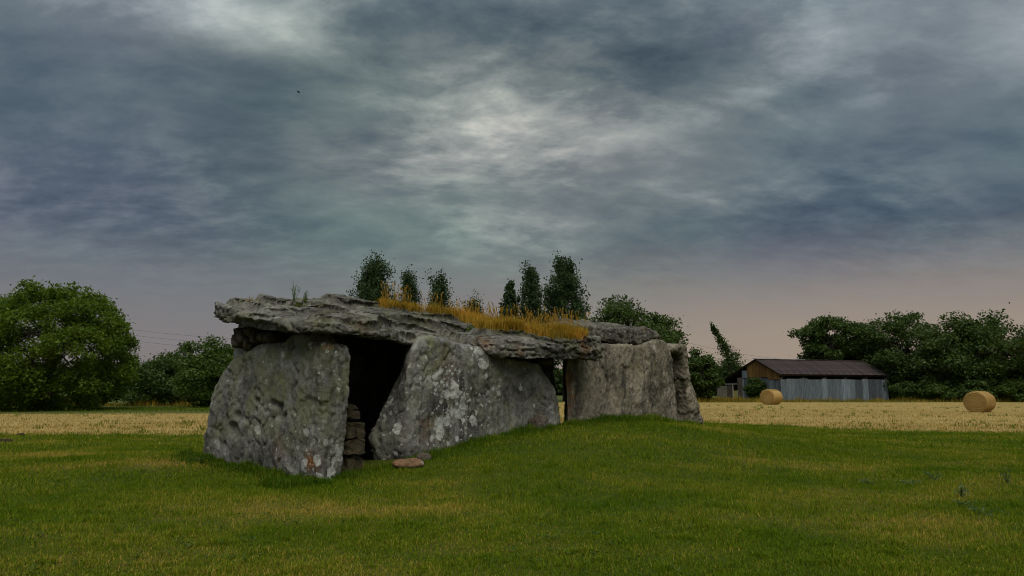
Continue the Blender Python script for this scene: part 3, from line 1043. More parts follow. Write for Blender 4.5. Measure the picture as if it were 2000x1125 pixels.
# ---- small stones: packing under the capstone, rocks in the grass
def boulder(name, c, size, mat, label, cat, group=None, seed=0, rz=0.0, voxel=0.028, rough_=0.20, masks=None):
    bm = bmesh.new()
    bmesh.ops.create_icosphere(bm, subdivisions=3, radius=0.5)
    P = np.array([v.co[:] for v in bm.verts])
    f1, f2, rid = worley(P * 1.6 + seed * 3.1, seed)
    k = 1 + rough_ * (rid - 0.5) + 0.25 * fbm(P * 1.5 + seed, 3, seed)
    # flatten towards a block so that it stacks
    Pb = np.sign(P) * np.abs(P) ** 0.72
    Pb = Pb * k[:, None]
    Pb *= np.array(size)
    ca, sa = math.cos(rz), math.sin(rz)
    Pb = np.stack([Pb[:, 0] * ca - Pb[:, 1] * sa, Pb[:, 0] * sa + Pb[:, 1] * ca, Pb[:, 2]], 1) + np.array(c)
    for v, p in zip(bm.verts, Pb):
        v.co = p
    me = bpy.data.meshes.new('b')
    bm.to_mesh(me)
    bm.free()
    return rock(name, me, mat, voxel, label, cat, group, 1, voxel * 1.4, lambda P, Nn: weather(P * 2.2, Nn, 0.02, 0.02, 0.010, 0.03, 0.012, seed), masks)


PACK = 'packing stones wedged under the large capstone'
rzA = math.atan2(N.y, N.x)
for i, (px, py, wpx, hpx, lab) in enumerate(((473, 662, 15, 27, 'dark upright packing stone at the left end of the heap on the end slab'),
                                             (485, 656, 14, 20, 'dark reddish packing stone at the top of the heap under the capstone'),
                                             (489, 671, 14, 20, 'pale tan packing stone with a lit face in the heap'),
                                             (503, 662, 13, 16, 'grey rounded packing stone right of the pale tan one'),
                                             (520, 658, 16, 15, 'brownish rounded packing stone right of the grey one'),
                                             (536, 659, 12, 15, 'small grey packing stone at the right end of the heap'),
                                             (478, 647, 13, 10, 'flat dark packing stone pressed against the capstone'),
                                             (498, 649, 15, 12, 'dark flat packing stone tucked under the capstone edge'),
                                             (628, 658, 15, 16, 'grey packing stone in the notch at the right of the end slab'))):
    c = on_t(px, py, 0.14)
    sc_ = c.y / F
    boulder('packing_stone', c, (wpx * sc_ * 1.25, 0.34, hpx * sc_ * 1.15), M['stone_small'] if i not in (2,) else M['stone_block'], lab, 'stone', PACK, 200 + i * 3, rzA + 0.1 * (i % 3 - 1), 0.022)

# prop stone between first side slab and capstone
boulder('packing_stone', on_s(1060, 707, 0.5), (0.42, 0.5, 0.20), M['stone_small'], 'thin dark wedge between the lichen spotted slab and the capstone', 'stone', PACK, 260, 0.4, 0.03)

# rocks in the grass
p = on_s(797, 908, -0.55)
boulder('rock', (p.x, p.y, float(terrain(p.x, p.y)) + 0.05), (0.50, 0.34, 0.14), M['stone_red'], 'reddish flat rock lying in the grass in front of the doorway', 'rock', None, 271, 0.3, 0.022)
p = on_s(827, 892, -0.35)
boulder('rock', (p.x, p.y, float(terrain(p.x, p.y)) + 0.03), (0.24, 0.18, 0.14), M['stone_small'], 'small brown rock half buried behind the reddish rock', 'rock', None, 275, 0.1, 0.02)
p = on_s(1052, 822, -0.15)
boulder('rock', (p.x, p.y, float(terrain(p.x, p.y)) + 0.14), (0.46, 0.30, 0.34), M['stone_small'], 'rounded brownish boulder at the foot of the lichen spotted slab', 'rock', None, 279, 0.85, 0.026)

# ---- masonry pillar in the doorway
pil_base = on_s(695, 925, 0.35)
pil_base.z = float(terrain(pil_base.x, pil_base.y)) - 0.05
pil = empty('masonry_pillar', pil_base)
tag(pil, 'short pillar of squared stone blocks in the dark doorway beside the end slab', 'pillar')


def block(px0, px1, py0, py1, s, depth, seed, name='block'):
    a, b_ = on_s(px0, py1, s), on_s(px1, py0, s)
    mid = (on_s(px0, (py0 + py1) / 2, s) + on_s(px1, (py0 + py1) / 2, s)) / 2
    wx = (on_s(px1, py0, s) - on_s(px0, py0, s)).length
    hz = abs(b_.z - a.z)
    c = mid + N * (depth * 0.5)
    bm = bmesh.new()
    bmesh.ops.create_cube(bm, size=1.0)
    bmesh.ops.bevel(bm, geom=bm.edges[:], offset=0.06, segments=2, affect='EDGES')
    bmesh.ops.subdivide_edges(bm, edges=bm.edges[:], cuts=2, use_grid_fill=True)
    Pp = np.array([v.co[:] for v in bm.verts]) * np.array((wx, depth, hz - 0.012))
    Pp = Pp + 0.065 * np.stack([fbm(Pp * 4 + seed, 3, seed + k) for k in range(3)], 1)
    an = math.atan2(U.y, U.x)
    for v, p_ in zip(bm.verts, Pp):
        v.co = (p_[0] * math.cos(an) - p_[1] * math.sin(an) + c.x - pil_base.x, p_[0] * math.sin(an) + p_[1] * math.cos(an) + c.y - pil_base.y, p_[2] + c.z - pil_base.z)
    me = bpy.data.meshes.new(name)
    bm.to_mesh(me)
    bm.free()
    for an_, av in (('lichen', 0.25), ('moss', 0.6), ('dark', 0.5), ('orange', 0.1)):
        at_ = me.attributes.new(an_, 'FLOAT', 'POINT')
        at_.data.foreach_set('value', np.full(len(me.vertices), av, np.float32))
    return obj(name, me, M['stone_block'], pil)


block(677, 690, 893, 945, 0.12, 0.4, 1)
block(691, 713, 893, 945, 0.16, 0.4, 2)
block(677, 715, 859, 892, 0.08, 0.42, 3)
block(679, 696, 822, 858, 0.10, 0.4, 4)
block(697, 711, 826, 858, 0.12, 0.4, 5)
block(680, 703, 803, 821, 0.14, 0.36, 6)
block(681, 697, 786, 802, 0.18, 0.3, 7)
#PART2

# ------------------------------------------------------------------ grasses (uncountable)
def blades(P, h, wd, lean=0.35, seg=1, face=None):
    """bent grass blades at points P; returns vertices, triangles"""
    n = len(P)
    a = rng.uniform(0, 2 * np.pi, n)
    dirv = np.stack([np.cos(a), np.sin(a), np.zeros(n)], 1)
    side = np.stack([-np.sin(a), np.cos(a), np.zeros(n)], 1)
    hh = h * rng.uniform(0.55, 1.25, n)
    ww = wd * rng.uniform(0.7, 1.3, n)
    ln = rng.uniform(0, 2 * lean, n)
    if seg == 1:
        V_ = np.empty((n, 3, 3))
        V_[:, 0] = P - side * ww[:, None] * 0.5
        V_[:, 1] = P + side * ww[:, None] * 0.5
        V_[:, 2] = P + dirv * (ln * hh)[:, None] + np.array((0, 0, 1)) * hh[:, None]
        return V_.reshape(-1, 3), np.arange(3 * n).reshape(-1, 3)
    V_ = np.empty((n, 5, 3))
    V_[:, 0] = P - side * ww[:, None] * 0.5
    V_[:, 1] = P + side * ww[:, None] * 0.5
    mid_ = P + dirv * (ln * hh * 0.35)[:, None] + np.array((0, 0, 1)) * (hh * 0.6)[:, None]
    V_[:, 2] = mid_ - side * ww[:, None] * 0.38
    V_[:, 3] = mid_ + side * ww[:, None] * 0.38
    V_[:, 4] = P + dirv * (ln * hh * 1.15)[:, None] + np.array((0, 0, 1)) * (hh * (1.0 - 0.25 * ln))[:, None]
    b0 = (np.arange(n) * 5)[:, None]
    T = np.concatenate([b0 + np.array([[0, 1, 3]]), b0 + np.array([[0, 3, 2]]), b0 + np.array([[2, 3, 4]])], 0)
    return V_.reshape(-1, 3), T


def scatter(r0, r1, density, half=44):
    area = math.radians(2 * half) * 0.5 * (r1 ** 2 - r0 ** 2)
    n = int(area * density)
    r = np.sqrt(rng.uniform(r0 ** 2, r1 ** 2, n))
    a = np.radians(rng.uniform(-half, half, n))
    return r * np.sin(a), r * np.cos(a)


def in_chamber(x, y, m=0.0):
    rx, ry = x - W0.x, y - W0.y
    t = rx * U.x + ry * U.y
    s = rx * N.x + ry * N.y
    return (t > 0.1 - m) & (t < 13.4 + m) & (s > 0.05 - m) & (s < 3.9 + m)


Vs, Ts, As, off = [], [], [], 0
for r0, r1, dens, hgt, wid, seg in ((4.5, 9.5, 3800, 0.038, 0.0080, 2), (9.5, 15, 2300, 0.042, 0.0115, 1), (15, 24, 1100, 0.046, 0.016, 1), (24, 40, 420, 0.055, 0.024, 1)):
    x, y = scatter(r0, r1, dens)
    zz, zn_, _ = zone(x, y)
    keep = (y < zn_ + rng.normal(0, 0.9, len(x)) * (1 + perlin(np.stack([x * 0.6, y * 0.6, x * 0], 1), 15))) & ~in_chamber(x, y)
    x, y = x[keep], y[keep]
    P = np.stack([x, y, terrain(x, y) - 0.004], 1)
    # clumps: taller and shorter patches, thin spots
    pat = fbm(P * np.array((1.1, 1.1, 0)), 3, 51)
    dr = dryness(P)
    keep = rng.uniform(0, 1, len(P)) < (0.97 + 0.15 * pat)
    P, pat, dr = P[keep], pat[keep], dr[keep]
    hh = hgt * (1.0 + 0.55 * np.clip(pat, -0.5, 0.6)) * (1 - 0.2 * dr) * (1 + 1.1 * sstep(perlin(P * np.array((3.4, 3.4, 0)), 54), 0.22, 0.5))
    V_, T_ = blades(P, hh, wid, 0.5, seg)
    k = len(V_) // len(P)
    vv = np.clip(0.34 + 0.38 * fbm(P * np.array((0.5, 0.5, 0)), 3, 52) + 0.16 * perlin(P * np.array((3.5, 3.5, 0)), 53) + rng.normal(0, 0.20, len(P)) + 0.62 * dr + (rng.uniform(0, 1, len(P)) < 0.06) * 0.45, 0, 1)
    Vs.append(V_)
    Ts.append(T_ + off)
    As.append(np.repeat(vv, k))
    off += len(V_)
me = mesh_np('lawn_grass', np.concatenate(Vs), np.concatenate(Ts), False, {'v': np.concatenate(As)})
tag(obj('lawn_grass', me, M['blade']), 'short mown lawn grass, green with dry yellowish patches', 'grass', kind='stuff')

# longer, lusher grass along the foot of the stones
n = 16000
t_ = rng.uniform(-1.1, 13.9, n)
so = np.abs(rng.normal(0, 0.33, n))
x = W0.x + U.x * t_ - N.x * so
y = W0.y + U.y * t_ - N.y * so
xa = rng.uniform(-0.5, 4.3, 6500)
ta = -np.abs(rng.normal(0, 0.30, 6500)) - 0.0
x = np.concatenate([x, W0.x + U.x * ta + N.x * xa])
y = np.concatenate([y, W0.y + U.y * ta + N.y * xa])
P = np.stack([x, y, terrain(x, y) - 0.01], 1)
tt = np.concatenate([t_, np.zeros(6500)])
door = (tt > 0.75) & (tt < 2.0)
keep = rng.uniform(0, 1, len(P)) < np.where(door, 0.35, 0.85)
P, tt = P[keep], tt[keep]
hh = 0.125 * (1 + 1.1 * fbm(P * 1.6, 3, 61)) + 0.10 * np.exp(-((tt - 10.0) / 1.6) ** 2)
V_, T_ = blades(P, hh, 0.012, 0.4, 2)
vv = np.clip(0.25 + 0.4 * fbm(P * 0.8, 3, 62) + rng.normal(0, 0.15, len(P)) + (rng.uniform(0, 1, len(P)) < 0.05) * 0.5, 0, 1)
tag(obj('tall_grass', mesh_np('tall_grass', V_, T_, False, {'v': np.repeat(vv, 5)}), M['lush']), 'longer green grass growing along the foot of the stones', 'grass', kind='stuff')

# rosettes of clover and plantain in the turf
cx, cy = [], []
for r0, r1, dn in ((5, 11, 6.0), (11, 26, 1.8)):
    xs, ys = scatter(r0, r1, dn)
    cx.append(xs)
    cy.append(ys)
cx, cy = np.concatenate(cx), np.concatenate(cy)
_, zn_, _ = zone(cx, cy)
k = (cy < zn_ - 0.5) & ~in_chamber(cx, cy, 0.3) & (fbm(np.stack([cx * 0.4, cy * 0.4, cx * 0], 1), 3, 57) > -0.05)
cx, cy = cx[k], cy[k]
nl_ = 11
x = np.repeat(cx, nl_) + rng.normal(0, 0.045, len(cx) * nl_)
y = np.repeat(cy, nl_) + rng.normal(0, 0.045, len(cx) * nl_)
Cw = np.stack([x, y, terrain(x, y) + rng.uniform(0.015, 0.06, len(x))], 1)

# stubble and loose straw on the field
x, y = [], []
for r0, r1, dn in ((25, 40, 75), (40, 62, 34), (62, 100, 10)):
    xs, ys = scatter(r0, r1, dn, 42)
    x.append(xs)
    y.append(ys)
x, y = np.concatenate(x), np.concatenate(y)
zz, zn_, zf_ = zone(x, y)
keep = (y > zn_ - np.abs(rng.normal(0, 0.3, len(x)))) & (y < zf_)
x, y = x[keep], y[keep]
P = np.stack([x, y, terrain(x, y) - 0.005], 1)
rows = 0.5 + 0.5 * np.sin(2 * np.pi * (P[:, 1] + 0.1 * P[:, 0]) / 3.2 + 2 * perlin(P * 0.2, 3))
V_, T_ = blades(P, 0.07 + 0.05 * rows, 0.028, 0.9, 1)
vv = np.clip(0.42 + 0.40 * fbm(P * np.array((0.06, 0.45, 0)), 3, 64) + rng.normal(0, 0.11, len(P)), 0, 1)
tag(obj('stubble', mesh_np('stubble', V_, T_, False, {'v': np.repeat(vv, 3)}), M['straw']), 'cut straw stubble covering the harvested field', 'stubble', kind='stuff')

# scattered green regrowth in the field
cx, cy = scatter(27, 75, 0.15, 42)
cx2, cy2 = scatter(27, 40, 0.45, 42)
cx, cy = np.concatenate([cx, cx2]), np.concatenate([cy, cy2])
_, zn_, zf_ = zone(cx, cy)
k = (cy > zn_) & (cy < zf_)
cx, cy = cx[k], cy[k]
rep_ = 14
x = np.repeat(cx, rep_) + rng.normal(0, 0.10, len(cx) * rep_)
y = np.repeat(cy, rep_) + rng.normal(0, 0.10, len(cx) * rep_)
P = np.stack([x, y, terrain(x, y) - 0.005], 1)
V_, T_ = blades(P, np.repeat(rng.uniform(0.07, 0.20, len(cx)), rep_), 0.035, 0.7, 1)
tag(obj('field_weeds', mesh_np('field_weeds', V_, T_, False, {'v': np.repeat(rng.uniform(0, 0.8, len(P)), 3)}), M['lush']), 'sparse green weeds sprouting in the stubble field', 'weeds', kind='stuff')

# tall rough grass under the hedges and along the barn
def rough_strip(name, pts, label, dens=60, width=1.2, h=0.5, mat='gold', vmean=0.25):
    P = []
    for (x0, y0), (x1, y1) in zip(pts[:-1], pts[1:]):
        ln = math.hypot(x1 - x0, y1 - y0)
        n_ = int(ln * dens * width)
        f = rng.uniform(0, 1, n_)
        P.append(np.stack([x0 + (x1 - x0) * f + rng.normal(0, width * 0.3, n_), y0 + (y1 - y0) * f + rng.normal(0, width * 0.5, n_)], 1))
    P = np.concatenate(P)
    P = np.concatenate([P, terrain(P[:, 0], P[:, 1])[:, None] - 0.02], 1)
    hh = h * (1 + 1.2 * fbm(P * 0.5, 3, 68))
    V_, T_ = blades(P, np.maximum(hh, 0.1), 0.05, 0.35, 1)
    vv = np.clip(vmean + 0.4 * fbm(P * 0.4, 3, 69) + rng.normal(0, 0.2, len(P)), 0, 1)
    return tag(obj(name, mesh_np(name, V_, T_, False, {'v': np.repeat(vv, 3)}), M[mat]), label, 'grass', kind='stuff')


rough_strip('rough_grass', [(gx(1340, 88), 88), (gx(1500, 90), 90), (gx(1560, 92), 92), (gx(1740, 93), 93), (gx(2100, 88), 88)], 'tall rough grass in front of the barn and the right hand trees', 70, 1.6, 0.42, 'gold', 0.10)
rough_strip('rough_grass', [(gx(1340, 94), 94), (gx(1440, 94), 94), (gx(1480, 94), 94)], 'yellowish rough grass left of the barn', 120, 3.0, 0.42, 'gold', 0.12)
rough_strip('rough_grass', [(gx(-120, 70), 70), (gx(60, 70), 70), (gx(260, 70), 70), (gx(480, 70), 70)], 'rough grass along the hedge on the left', 60, 1.6, 0.55, 'gold', 0.10)
rough_strip('rough_grass', [(gx(-160, 59), 59), (gx(150, 59), 59), (gx(520, 59), 59)], 'green strip of grass between the stubble and the left hedge', 60, 7.0, 0.13, 'lush', 0.45)

# dry golden grass on the large capstone
dg = bpy.context.evaluated_depsgraph_get()
bv = BVHTree.FromObject(cap1, dg)
c1 = cap1.location
bound_x = [735, 750, 790, 830, 864, 890, 925, 954, 985, 1012, 1030, 1060, 1073, 1110, 1140, 1152]
bound_y = [596, 603, 608, 609, 616, 626, 640, 648, 650, 647, 654, 662, 664, 664, 668, 666]
P = []
for _ in range(70000):
    t1, s1 = random.uniform(3.0, 8.3), random.uniform(-0.6, 4.1)
    p_ = ts(t1, s1)
    hit, nr_, _, _ = bv.ray_cast(Vector((p_.x, p_.y, 6)) - c1, Vector((0, 0, -1)))
    if hit is not None and nr_.z > 0.1:
        P.append(tuple(hit + c1))
P = np.array(P)
px, py = to_px(P)
bl = np.interp(px, bound_x, bound_y) + 5 * perlin(P * 2.5, 5)
keep = (py < bl) & (px > 742) & (px < 1148)
P, px, py = P[keep], px[keep], py[keep]
keep = rng.uniform(0, 1, len(P)) < 0.72 + 0.8 * fbm(P * 1.4, 2, 7)
P, px = P[keep], px[keep]
hh = (0.31 + 0.10 * fbm(P * 0.9, 2, 8)) * np.interp(px, [742, 800, 860, 1000, 1100, 1148], [0.75, 0.7, 1.0, 1.1, 1.0, 0.6])
V_, T_ = blades(P - np.array((0, 0, 0.02)), hh, 0.012, 0.60, 2)
vv = np.clip(0.50 + 0.60 * fbm(P * 1.2, 3, 9) + rng.normal(0, 0.16, len(P)), 0, 1)
gr = obj('dry_grass', mesh_np('dry_grass', V_, T_, False, {'v': np.repeat(vv, 5)}), M['gold'])
tag(gr, 'golden dry grass growing over the top of the large capstone', 'grass', kind='stuff')
# taller seed heads along the skyline
ii = rng.choice(len(P), 330, replace=False)
Q = P[ii]
st, sa = [], []
mb = MB()
for q_ in Q:
    h_ = random.uniform(0.32, 0.62)
    dx_, dy_ = random.uniform(-0.12, 0.12), random.uniform(-0.12, 0.12)
    tip = Vector((q_[0] + dx_, q_[1] + dy_, q_[2] + h_))
    mb.tube([q_, Vector(q_).lerp(tip, 0.55) + Vector((-dx_ * 0.2, 0, 0)), tip], [0.004, 0.0035, 0.003], 3)
    mb.tube([tip - Vector((dx_ * 0.2, dy_ * 0.2, 0.09)), tip, tip + Vector((dx_ * 0.3, dy_ * 0.3, 0.03))], [0.004, 0.011, 0.002], 3)
me = mb.mesh('seed_heads')
a_ = me.attributes.new('v', 'FLOAT', 'POINT')
a_.data.foreach_set('value', np.repeat(rng.uniform(0.3, 0.9, len(Q)), 18).astype(np.float32)[:len(me.vertices)])
obj('seed_heads', me, M['gold'], gr)['kind'] = 'stuff'


# ------------------------------------------------------------------ small plants
def spray(mb, base, h, n_stem, spread, r=0.006):
    tips = []
    for k in range(n_stem):
        a = random.uniform(0, 6.28)
        tip = Vector(base) + Vector((math.cos(a) * spread * random.random(), math.sin(a) * spread * random.random(), h * random.uniform(0.6, 1.0)))
        mid_ = Vector(base).lerp(tip, 0.5) + Vector((random.uniform(-.03, .03), random.uniform(-.03, .03), 0.02))
        mb.tube([base, mid_, tip], [r, r * 0.8, r * 0.4], 4)
        tips.append((Vector(base), mid_, tip))
    return tips


def leaf_cards(C, size, up=0.5, aspect=0.6):
    """rhombic leaves centred at C"""
    C = np.asarray(C, float)
    n_ = len(C)
    nrm = rng.normal(0, 1, (n_, 3))
    nrm[:, 2] += up * 2
    nrm /= np.linalg.norm(nrm, axis=1, keepdims=True)
    a = np.cross(nrm, rng.normal(0, 1, (n_, 3)))
    a /= np.maximum(np.linalg.norm(a, axis=1, keepdims=True), 1e-6)
    b_ = np.cross(nrm, a)
    s_ = (np.asarray(size) * rng.uniform(0.6, 1.35, n_))[:, None]
    V_ = np.stack([C - a * s_, C - b_ * s_ * aspect + nrm * s_ * 0.12, C + a * s_, C + b_ * s_ * aspect + nrm * s_ * 0.12], 1).reshape(-1, 3)
    return V_, np.arange(4 * n_).reshape(-1, 4)


V_, T_ = leaf_cards(Cw, 0.018, 1.2, 0.6)
tag(obj('lawn_weeds', mesh_np('lawn_weeds', V_, T_, False, {'v': np.repeat(rng.uniform(0, 0.9, len(Cw)), 4)}), M['weed']), 'small broad leaved weeds scattered through the lawn', 'weeds', kind='stuff')


def plant(name, base, h, n_stem, spread, n_leaf, size, label, mat='weed', heads=0, head_mat='gold', group=None, cat='plant'):
    root = empty(name, base)
    tag(root, label, cat, group)
    mb = MB()
    tips = spray(mb, (0, 0, -0.02), h, n_stem, spread)
    me = mb.mesh('stem')
    a_ = me.attributes.new('v', 'FLOAT', 'POINT')
    a_.data.foreach_set('value', np.full(len(me.vertices), 0.6, np.float32))
    obj('stem', me, M['weed' if mat != 'gold' else 'gold'], root)
    C = []
    for _ in range(n_leaf):
        b0, m0, t0 = random.choice(tips)
        f = random.random() ** 0.8
        p_ = b0.lerp(m0, f * 2) if f < 0.5 else m0.lerp(t0, f * 2 - 1)
        C.append(tuple(p_ + Vector((random.gauss(0, size), random.gauss(0, size), random.gauss(0, size * 0.5)))))
    V_, T_ = leaf_cards(C, size, 0.4, 0.35)
    V_[:, 2] = np.maximum(V_[:, 2], 0.0)
    obj('foliage', mesh_np('foliage', V_, T_, False, {'v': np.repeat(rng.uniform(0, 1, len(C)), 4)}), M[mat], root)
    return root


def cap_point(px, py_guess, s):
    p_ = on_s(px, py_guess, s)
    hit, *_ = bv.ray_cast(Vector((p_.x, p_.y, 6)) - c1, Vector((0, 0, -1)))
    return hit + c1 if hit is not None else p_


plant('weed', cap_point(574, 590, 3.2), 0.50, 7, 0.16, 70, 0.022, 'leafy weed with tall thin stalks on the skyline of the large capstone', 'weed')
plant('weed', cap_point(596, 590, 3.1), 0.34, 5, 0.10, 90, 0.024, 'bushy upright weed right of the thin stalked weed on the capstone', 'weed')
plant('weed', cap_point(585, 600, 2.3), 0.10, 8, 0.20, 90, 0.026, 'low yellow green cushion plant on the capstone below the upright weed', 'lush')
plant('weed', cap_point(486, 584, 3.3), 0.12, 9, 0.40, 60, 0.015, 'low pinkish dry tuft near the left tip of the capstone', 'gold')
plant('weed', cap_point(920, 634, 1.4), 0.22, 8, 0.18, 130, 0.035, 'dark green leafy weed in the dry grass at the middle of the capstone', 'weed')
plant('weed', cap_point(1010, 640, 1.2), 0.16, 8, 0.2, 90, 0.03, 'pale green weed in front of the dry grass on the capstone', 'lush')
p_ = on_t(372, 885, -0.5)
plant('weed', (p_.x, p_.y, float(terrain(p_.x, p_.y))), 0.52, 4, 0.18, 26, 0.022, 'thin dark weed standing in the grass left of the end slab', 'weed')
p_ = on_t(392, 893, -0.45)
plant('weed', (p_.x, p_.y, float(terrain(p_.x, p_.y))), 0.16, 9, 0.22, 140, 0.035, 'low leafy weed at the left foot of the end slab', 'weed')
TH = 'thistles in the lawn on the right'
for px, py, h_, lab in ((1968, 945, 0.30, 'tallest bluish thistle near the right edge of the picture'), (1822, 938, 0.16, 'low bluish thistle left of the tallest one'), (1878, 972, 0.20, 'small thistle below and between the taller thistles'),
                        (1885, 990, 0.14, 'low spreading thistle just below the small one'), (1920, 1008, 0.12, 'flat thistle, lowest of the cluster at the right'), (1785, 948, 0.10, 'flattest thistle at the left end of the cluster'),
                        (1700, 946, 0.10, 'tiny thistle standing apart to the left of the cluster')):
    dv = view_dir(px, py)
    k = EYE / -dv.z
    for _ in range(5):
        zz = float(terrain(dv.x * k, dv.y * k))
        k = (EYE - zz) / -dv.z
    plant('thistle', (dv.x * k, dv.y * k, zz), h_, 6, 0.24 if h_ < 0.2 else 0.14, 55, 0.030, lab, 'thistle', group=TH, cat='thistle')


# mole hills on the left
def mound(px, py, wd, label):
    dv = view_dir(px, py)
    k = EYE / -dv.z
    c = Vector((dv.x * k, dv.y * k, 0))
    c.z = float(terrain(c.x, c.y))
    bm = bmesh.new()
    bmesh.ops.create_icosphere(bm, subdivisions=4, radius=1.0)
    for v in bm.verts:
        q_ = v.co.copy()
        k2 = 1 + 0.35 * mnoise.fractal(q_ * 2.5 + Vector((px, 0, 0)), 0.6, 2.0, 4)
        v.co = Vector((q_.x * wd * k2, q_.y * wd * 0.8 * k2, q_.z * wd * 0.42 * k2 + 0.01))
    me = bpy.data.meshes.new('molehill')
    bm.to_mesh(me)
    bm.free()
    tag(obj('molehill', me, M['soil'], loc=c), label, 'molehill', 'molehills in the lawn on the left')


mound(10, 863, 0.22, 'larger dark molehill at the left edge of the lawn')
mound(41, 851, 0.14, 'smaller dark molehill behind the larger one')


# ------------------------------------------------------------------ trees
def tree_parts(name, trunk_pts, trunk_r, limbs, C, leaf, mat, label, cat, loc, group=None, up=0.5, crown_name='crown', bark='bark'):
    root = empty(name, loc)
    tag(root, label, cat, group)
    mb = MB()
    mb.tube(trunk_pts, trunk_r, 9)
    mb.build('trunk', M[bark], root, smooth=True)
    if limbs:
        lb = MB()
        for pts, rad in limbs:
            lb.tube(pts, rad, 5)
        lb.build('limbs', M['bark'], root, smooth=True)
    V_, T_ = leaf_cards(C, leaf, up)
    vv = np.clip(0.42 + 0.30 * fbm(np.asarray(C) * 0.9, 2, len(C) % 97) + rng.normal(0, 0.18, len(C)), 0, 1)
    obj(crown_name, mesh_np(crown_name, V_, T_, False, {'v': np.repeat(vv, 4)}), M[mat], root)
    return root


def broadleaf(name, loc, h, rx, label, n_leaf=20000, leaf=0.16, mat='oak', low=0.12, n_clump=90, group=None, clump=0.17, cat='tree', ry=None, lean=0.0, power=0.55, trunk=0.06, flat_top=1.0, lump=0.20, squash=(1.25, 0.75)):
    """round crown: leaf clumps on limbs around the upper trunk, denser outside, with gaps"""
    ry = ry or rx
    zc_, rz_ = h * (1 + low) / 2, h * (1 - low) / 2
    cl = []
    while len(cl) < n_clump:
        v = rng.normal(0, 1, 3)
        v /= np.linalg.norm(v)
        r = rng.uniform(0.30, 1.0) ** power
        k = 1 + lump * mnoise.noise(Vector(v * 1.6) + Vector((loc[0], loc[1], 0)))
        x_, y_, z_ = v * r * k
        if z_ > 0:
            z_ = z_ ** flat_top
        # widest a little below the middle
        f = 1.0 - 0.18 * max(z_, 0) ** 2
        cl.append((x_ * (rx - clump * rx * 0.7) * f + lean * z_, y_ * (ry - clump * ry * 0.7) * f, zc_ + z_ * (rz_ - clump * rz_ * 0.6)))
    cl = np.array(cl)
    cr = np.mean((rx, rz_)) * clump * rng.uniform(0.6, 1.5, n_clump)
    wts = cr ** 2 / (cr ** 2).sum()
    pick = rng.choice(n_clump, n_leaf, p=wts)
    v = rng.normal(0, 1, (n_leaf, 3))
    v /= np.linalg.norm(v, axis=1, keepdims=True)
    rr = rng.uniform(0, 1, n_leaf) ** 0.45 * (1 + 0.35 * rng.normal(0, 1, n_leaf) * (rng.uniform(0, 1, n_leaf) < 0.25))
    C = cl[pick] + v * (cr[pick] * rr)[:, None] * np.array((squash[0], squash[0], squash[1]))
    C = C[C[:, 2] > 0.12]
    th_ = h * (max(low, 0.02) + 0.25)
    tr = [(0, 0, -0.3), (0.02 * h, 0, th_ * 0.5), (0.0, 0.02 * h, th_), (0.03 * h + lean * 0.3, 0.0, h * 0.72)]
    trr = [h * trunk * 0.75, h * trunk * 0.5, h * trunk * 0.42, h * trunk * 0.10]
    limbs = []
    for i in range(min(n_clump, 46)):
        e = Vector(cl[i])
        s0 = Vector(tr[1]).lerp(Vector(tr[3]), random.uniform(0.15, 0.85))
        md = s0.lerp(e, 0.5) + Vector((0, 0, -0.04 * h + random.uniform(-.03, .03) * h))
        limbs.append(([s0, md, e], [h * trunk * 0.18, h * trunk * 0.10, h * trunk * 0.03]))
    return tree_parts(name, tr, trr, limbs, C, leaf, mat, label, cat, loc, group)


def poplar(loc, h, wd, label, n_leaf=11000, seed=0, shape='cone', low=0.10, n_limb=34):
    """upright crown of steeply ascending plumes with gaps between them"""
    random.seed(900 + seed)
    limbs, C = [], []
    for k in range(n_limb):
        f = (k + random.random()) / n_limb
        a = k * 2.4 + random.uniform(-0.5, 0.5)
        if shape == 'cone':
            env = (1 - f) ** 0.80 * min(1.0, 0.80 + 1.5 * f)
        else:
            env = min(1.0, 0.72 + 1.1 * f) * (1 - f) ** 0.70 * random.uniform(0.86, 1.08)
        rr = wd * 0.5 * env * random.choice((0.40, 0.65, 0.85, 0.95, 1.04))
        z0 = h * (low + 0.72 * f)
        ln = max(rr * random.uniform(0.9, 1.5), h * 0.09)
        e = Vector((math.cos(a) * rr, math.sin(a) * rr, min(z0 + ln, h * random.uniform(0.93, 0.985))))
        s0 = Vector((0, 0, z0))
        md = s0.lerp(e, 0.55) + Vector((math.cos(a), math.sin(a), -0.15)) * rr * 0.16
        tipv = e + Vector((math.cos(a) * 0.1, math.sin(a) * 0.1, 1.0)) * h * random.uniform(0.015, 0.05)
        limbs.append(([s0, md, e, tipv], [0.07, 0.05, 0.025, 0.008]))
        # a plume: several tufts strung along the limb
        path = [s0, md, e, tipv]
        for q_ in range(9):
            u_ = 0.8 + 2.2 * (q_ + random.random()) / 9
            j_ = min(int(u_), 2)
            p0 = path[j_].lerp(path[j_ + 1], u_ - j_)
            p0 = p0 + Vector((random.gauss(0, 0.06), random.gauss(0, 0.06), random.gauss(0, 0.04))) * wd
            w_ = wd * random.uniform(0.030, 0.066) * (1.0 if shape == 'cone' else 0.85)
            for _ in range(int(n_leaf / n_limb / 9)):
                C.append((p0.x + random.gauss(0, w_), p0.y + random.gauss(0, w_), p0.z + random.gauss(0, w_ * 1.5)))
    C = np.array(C)
    C = C[(C[:, 2] > 0.3) & (C[:, 2] < h * 1.01)]
    return tree_parts('poplar_tree', [(0, 0, -0.3), (0, 0, h * 0.4), (0.1, 0, h * 0.93)], [h * 0.018, h * 0.013, 0.02], limbs, C, 0.155, 'poplar', label, 'poplar', loc, 'poplars behind the chamber', 0.1)


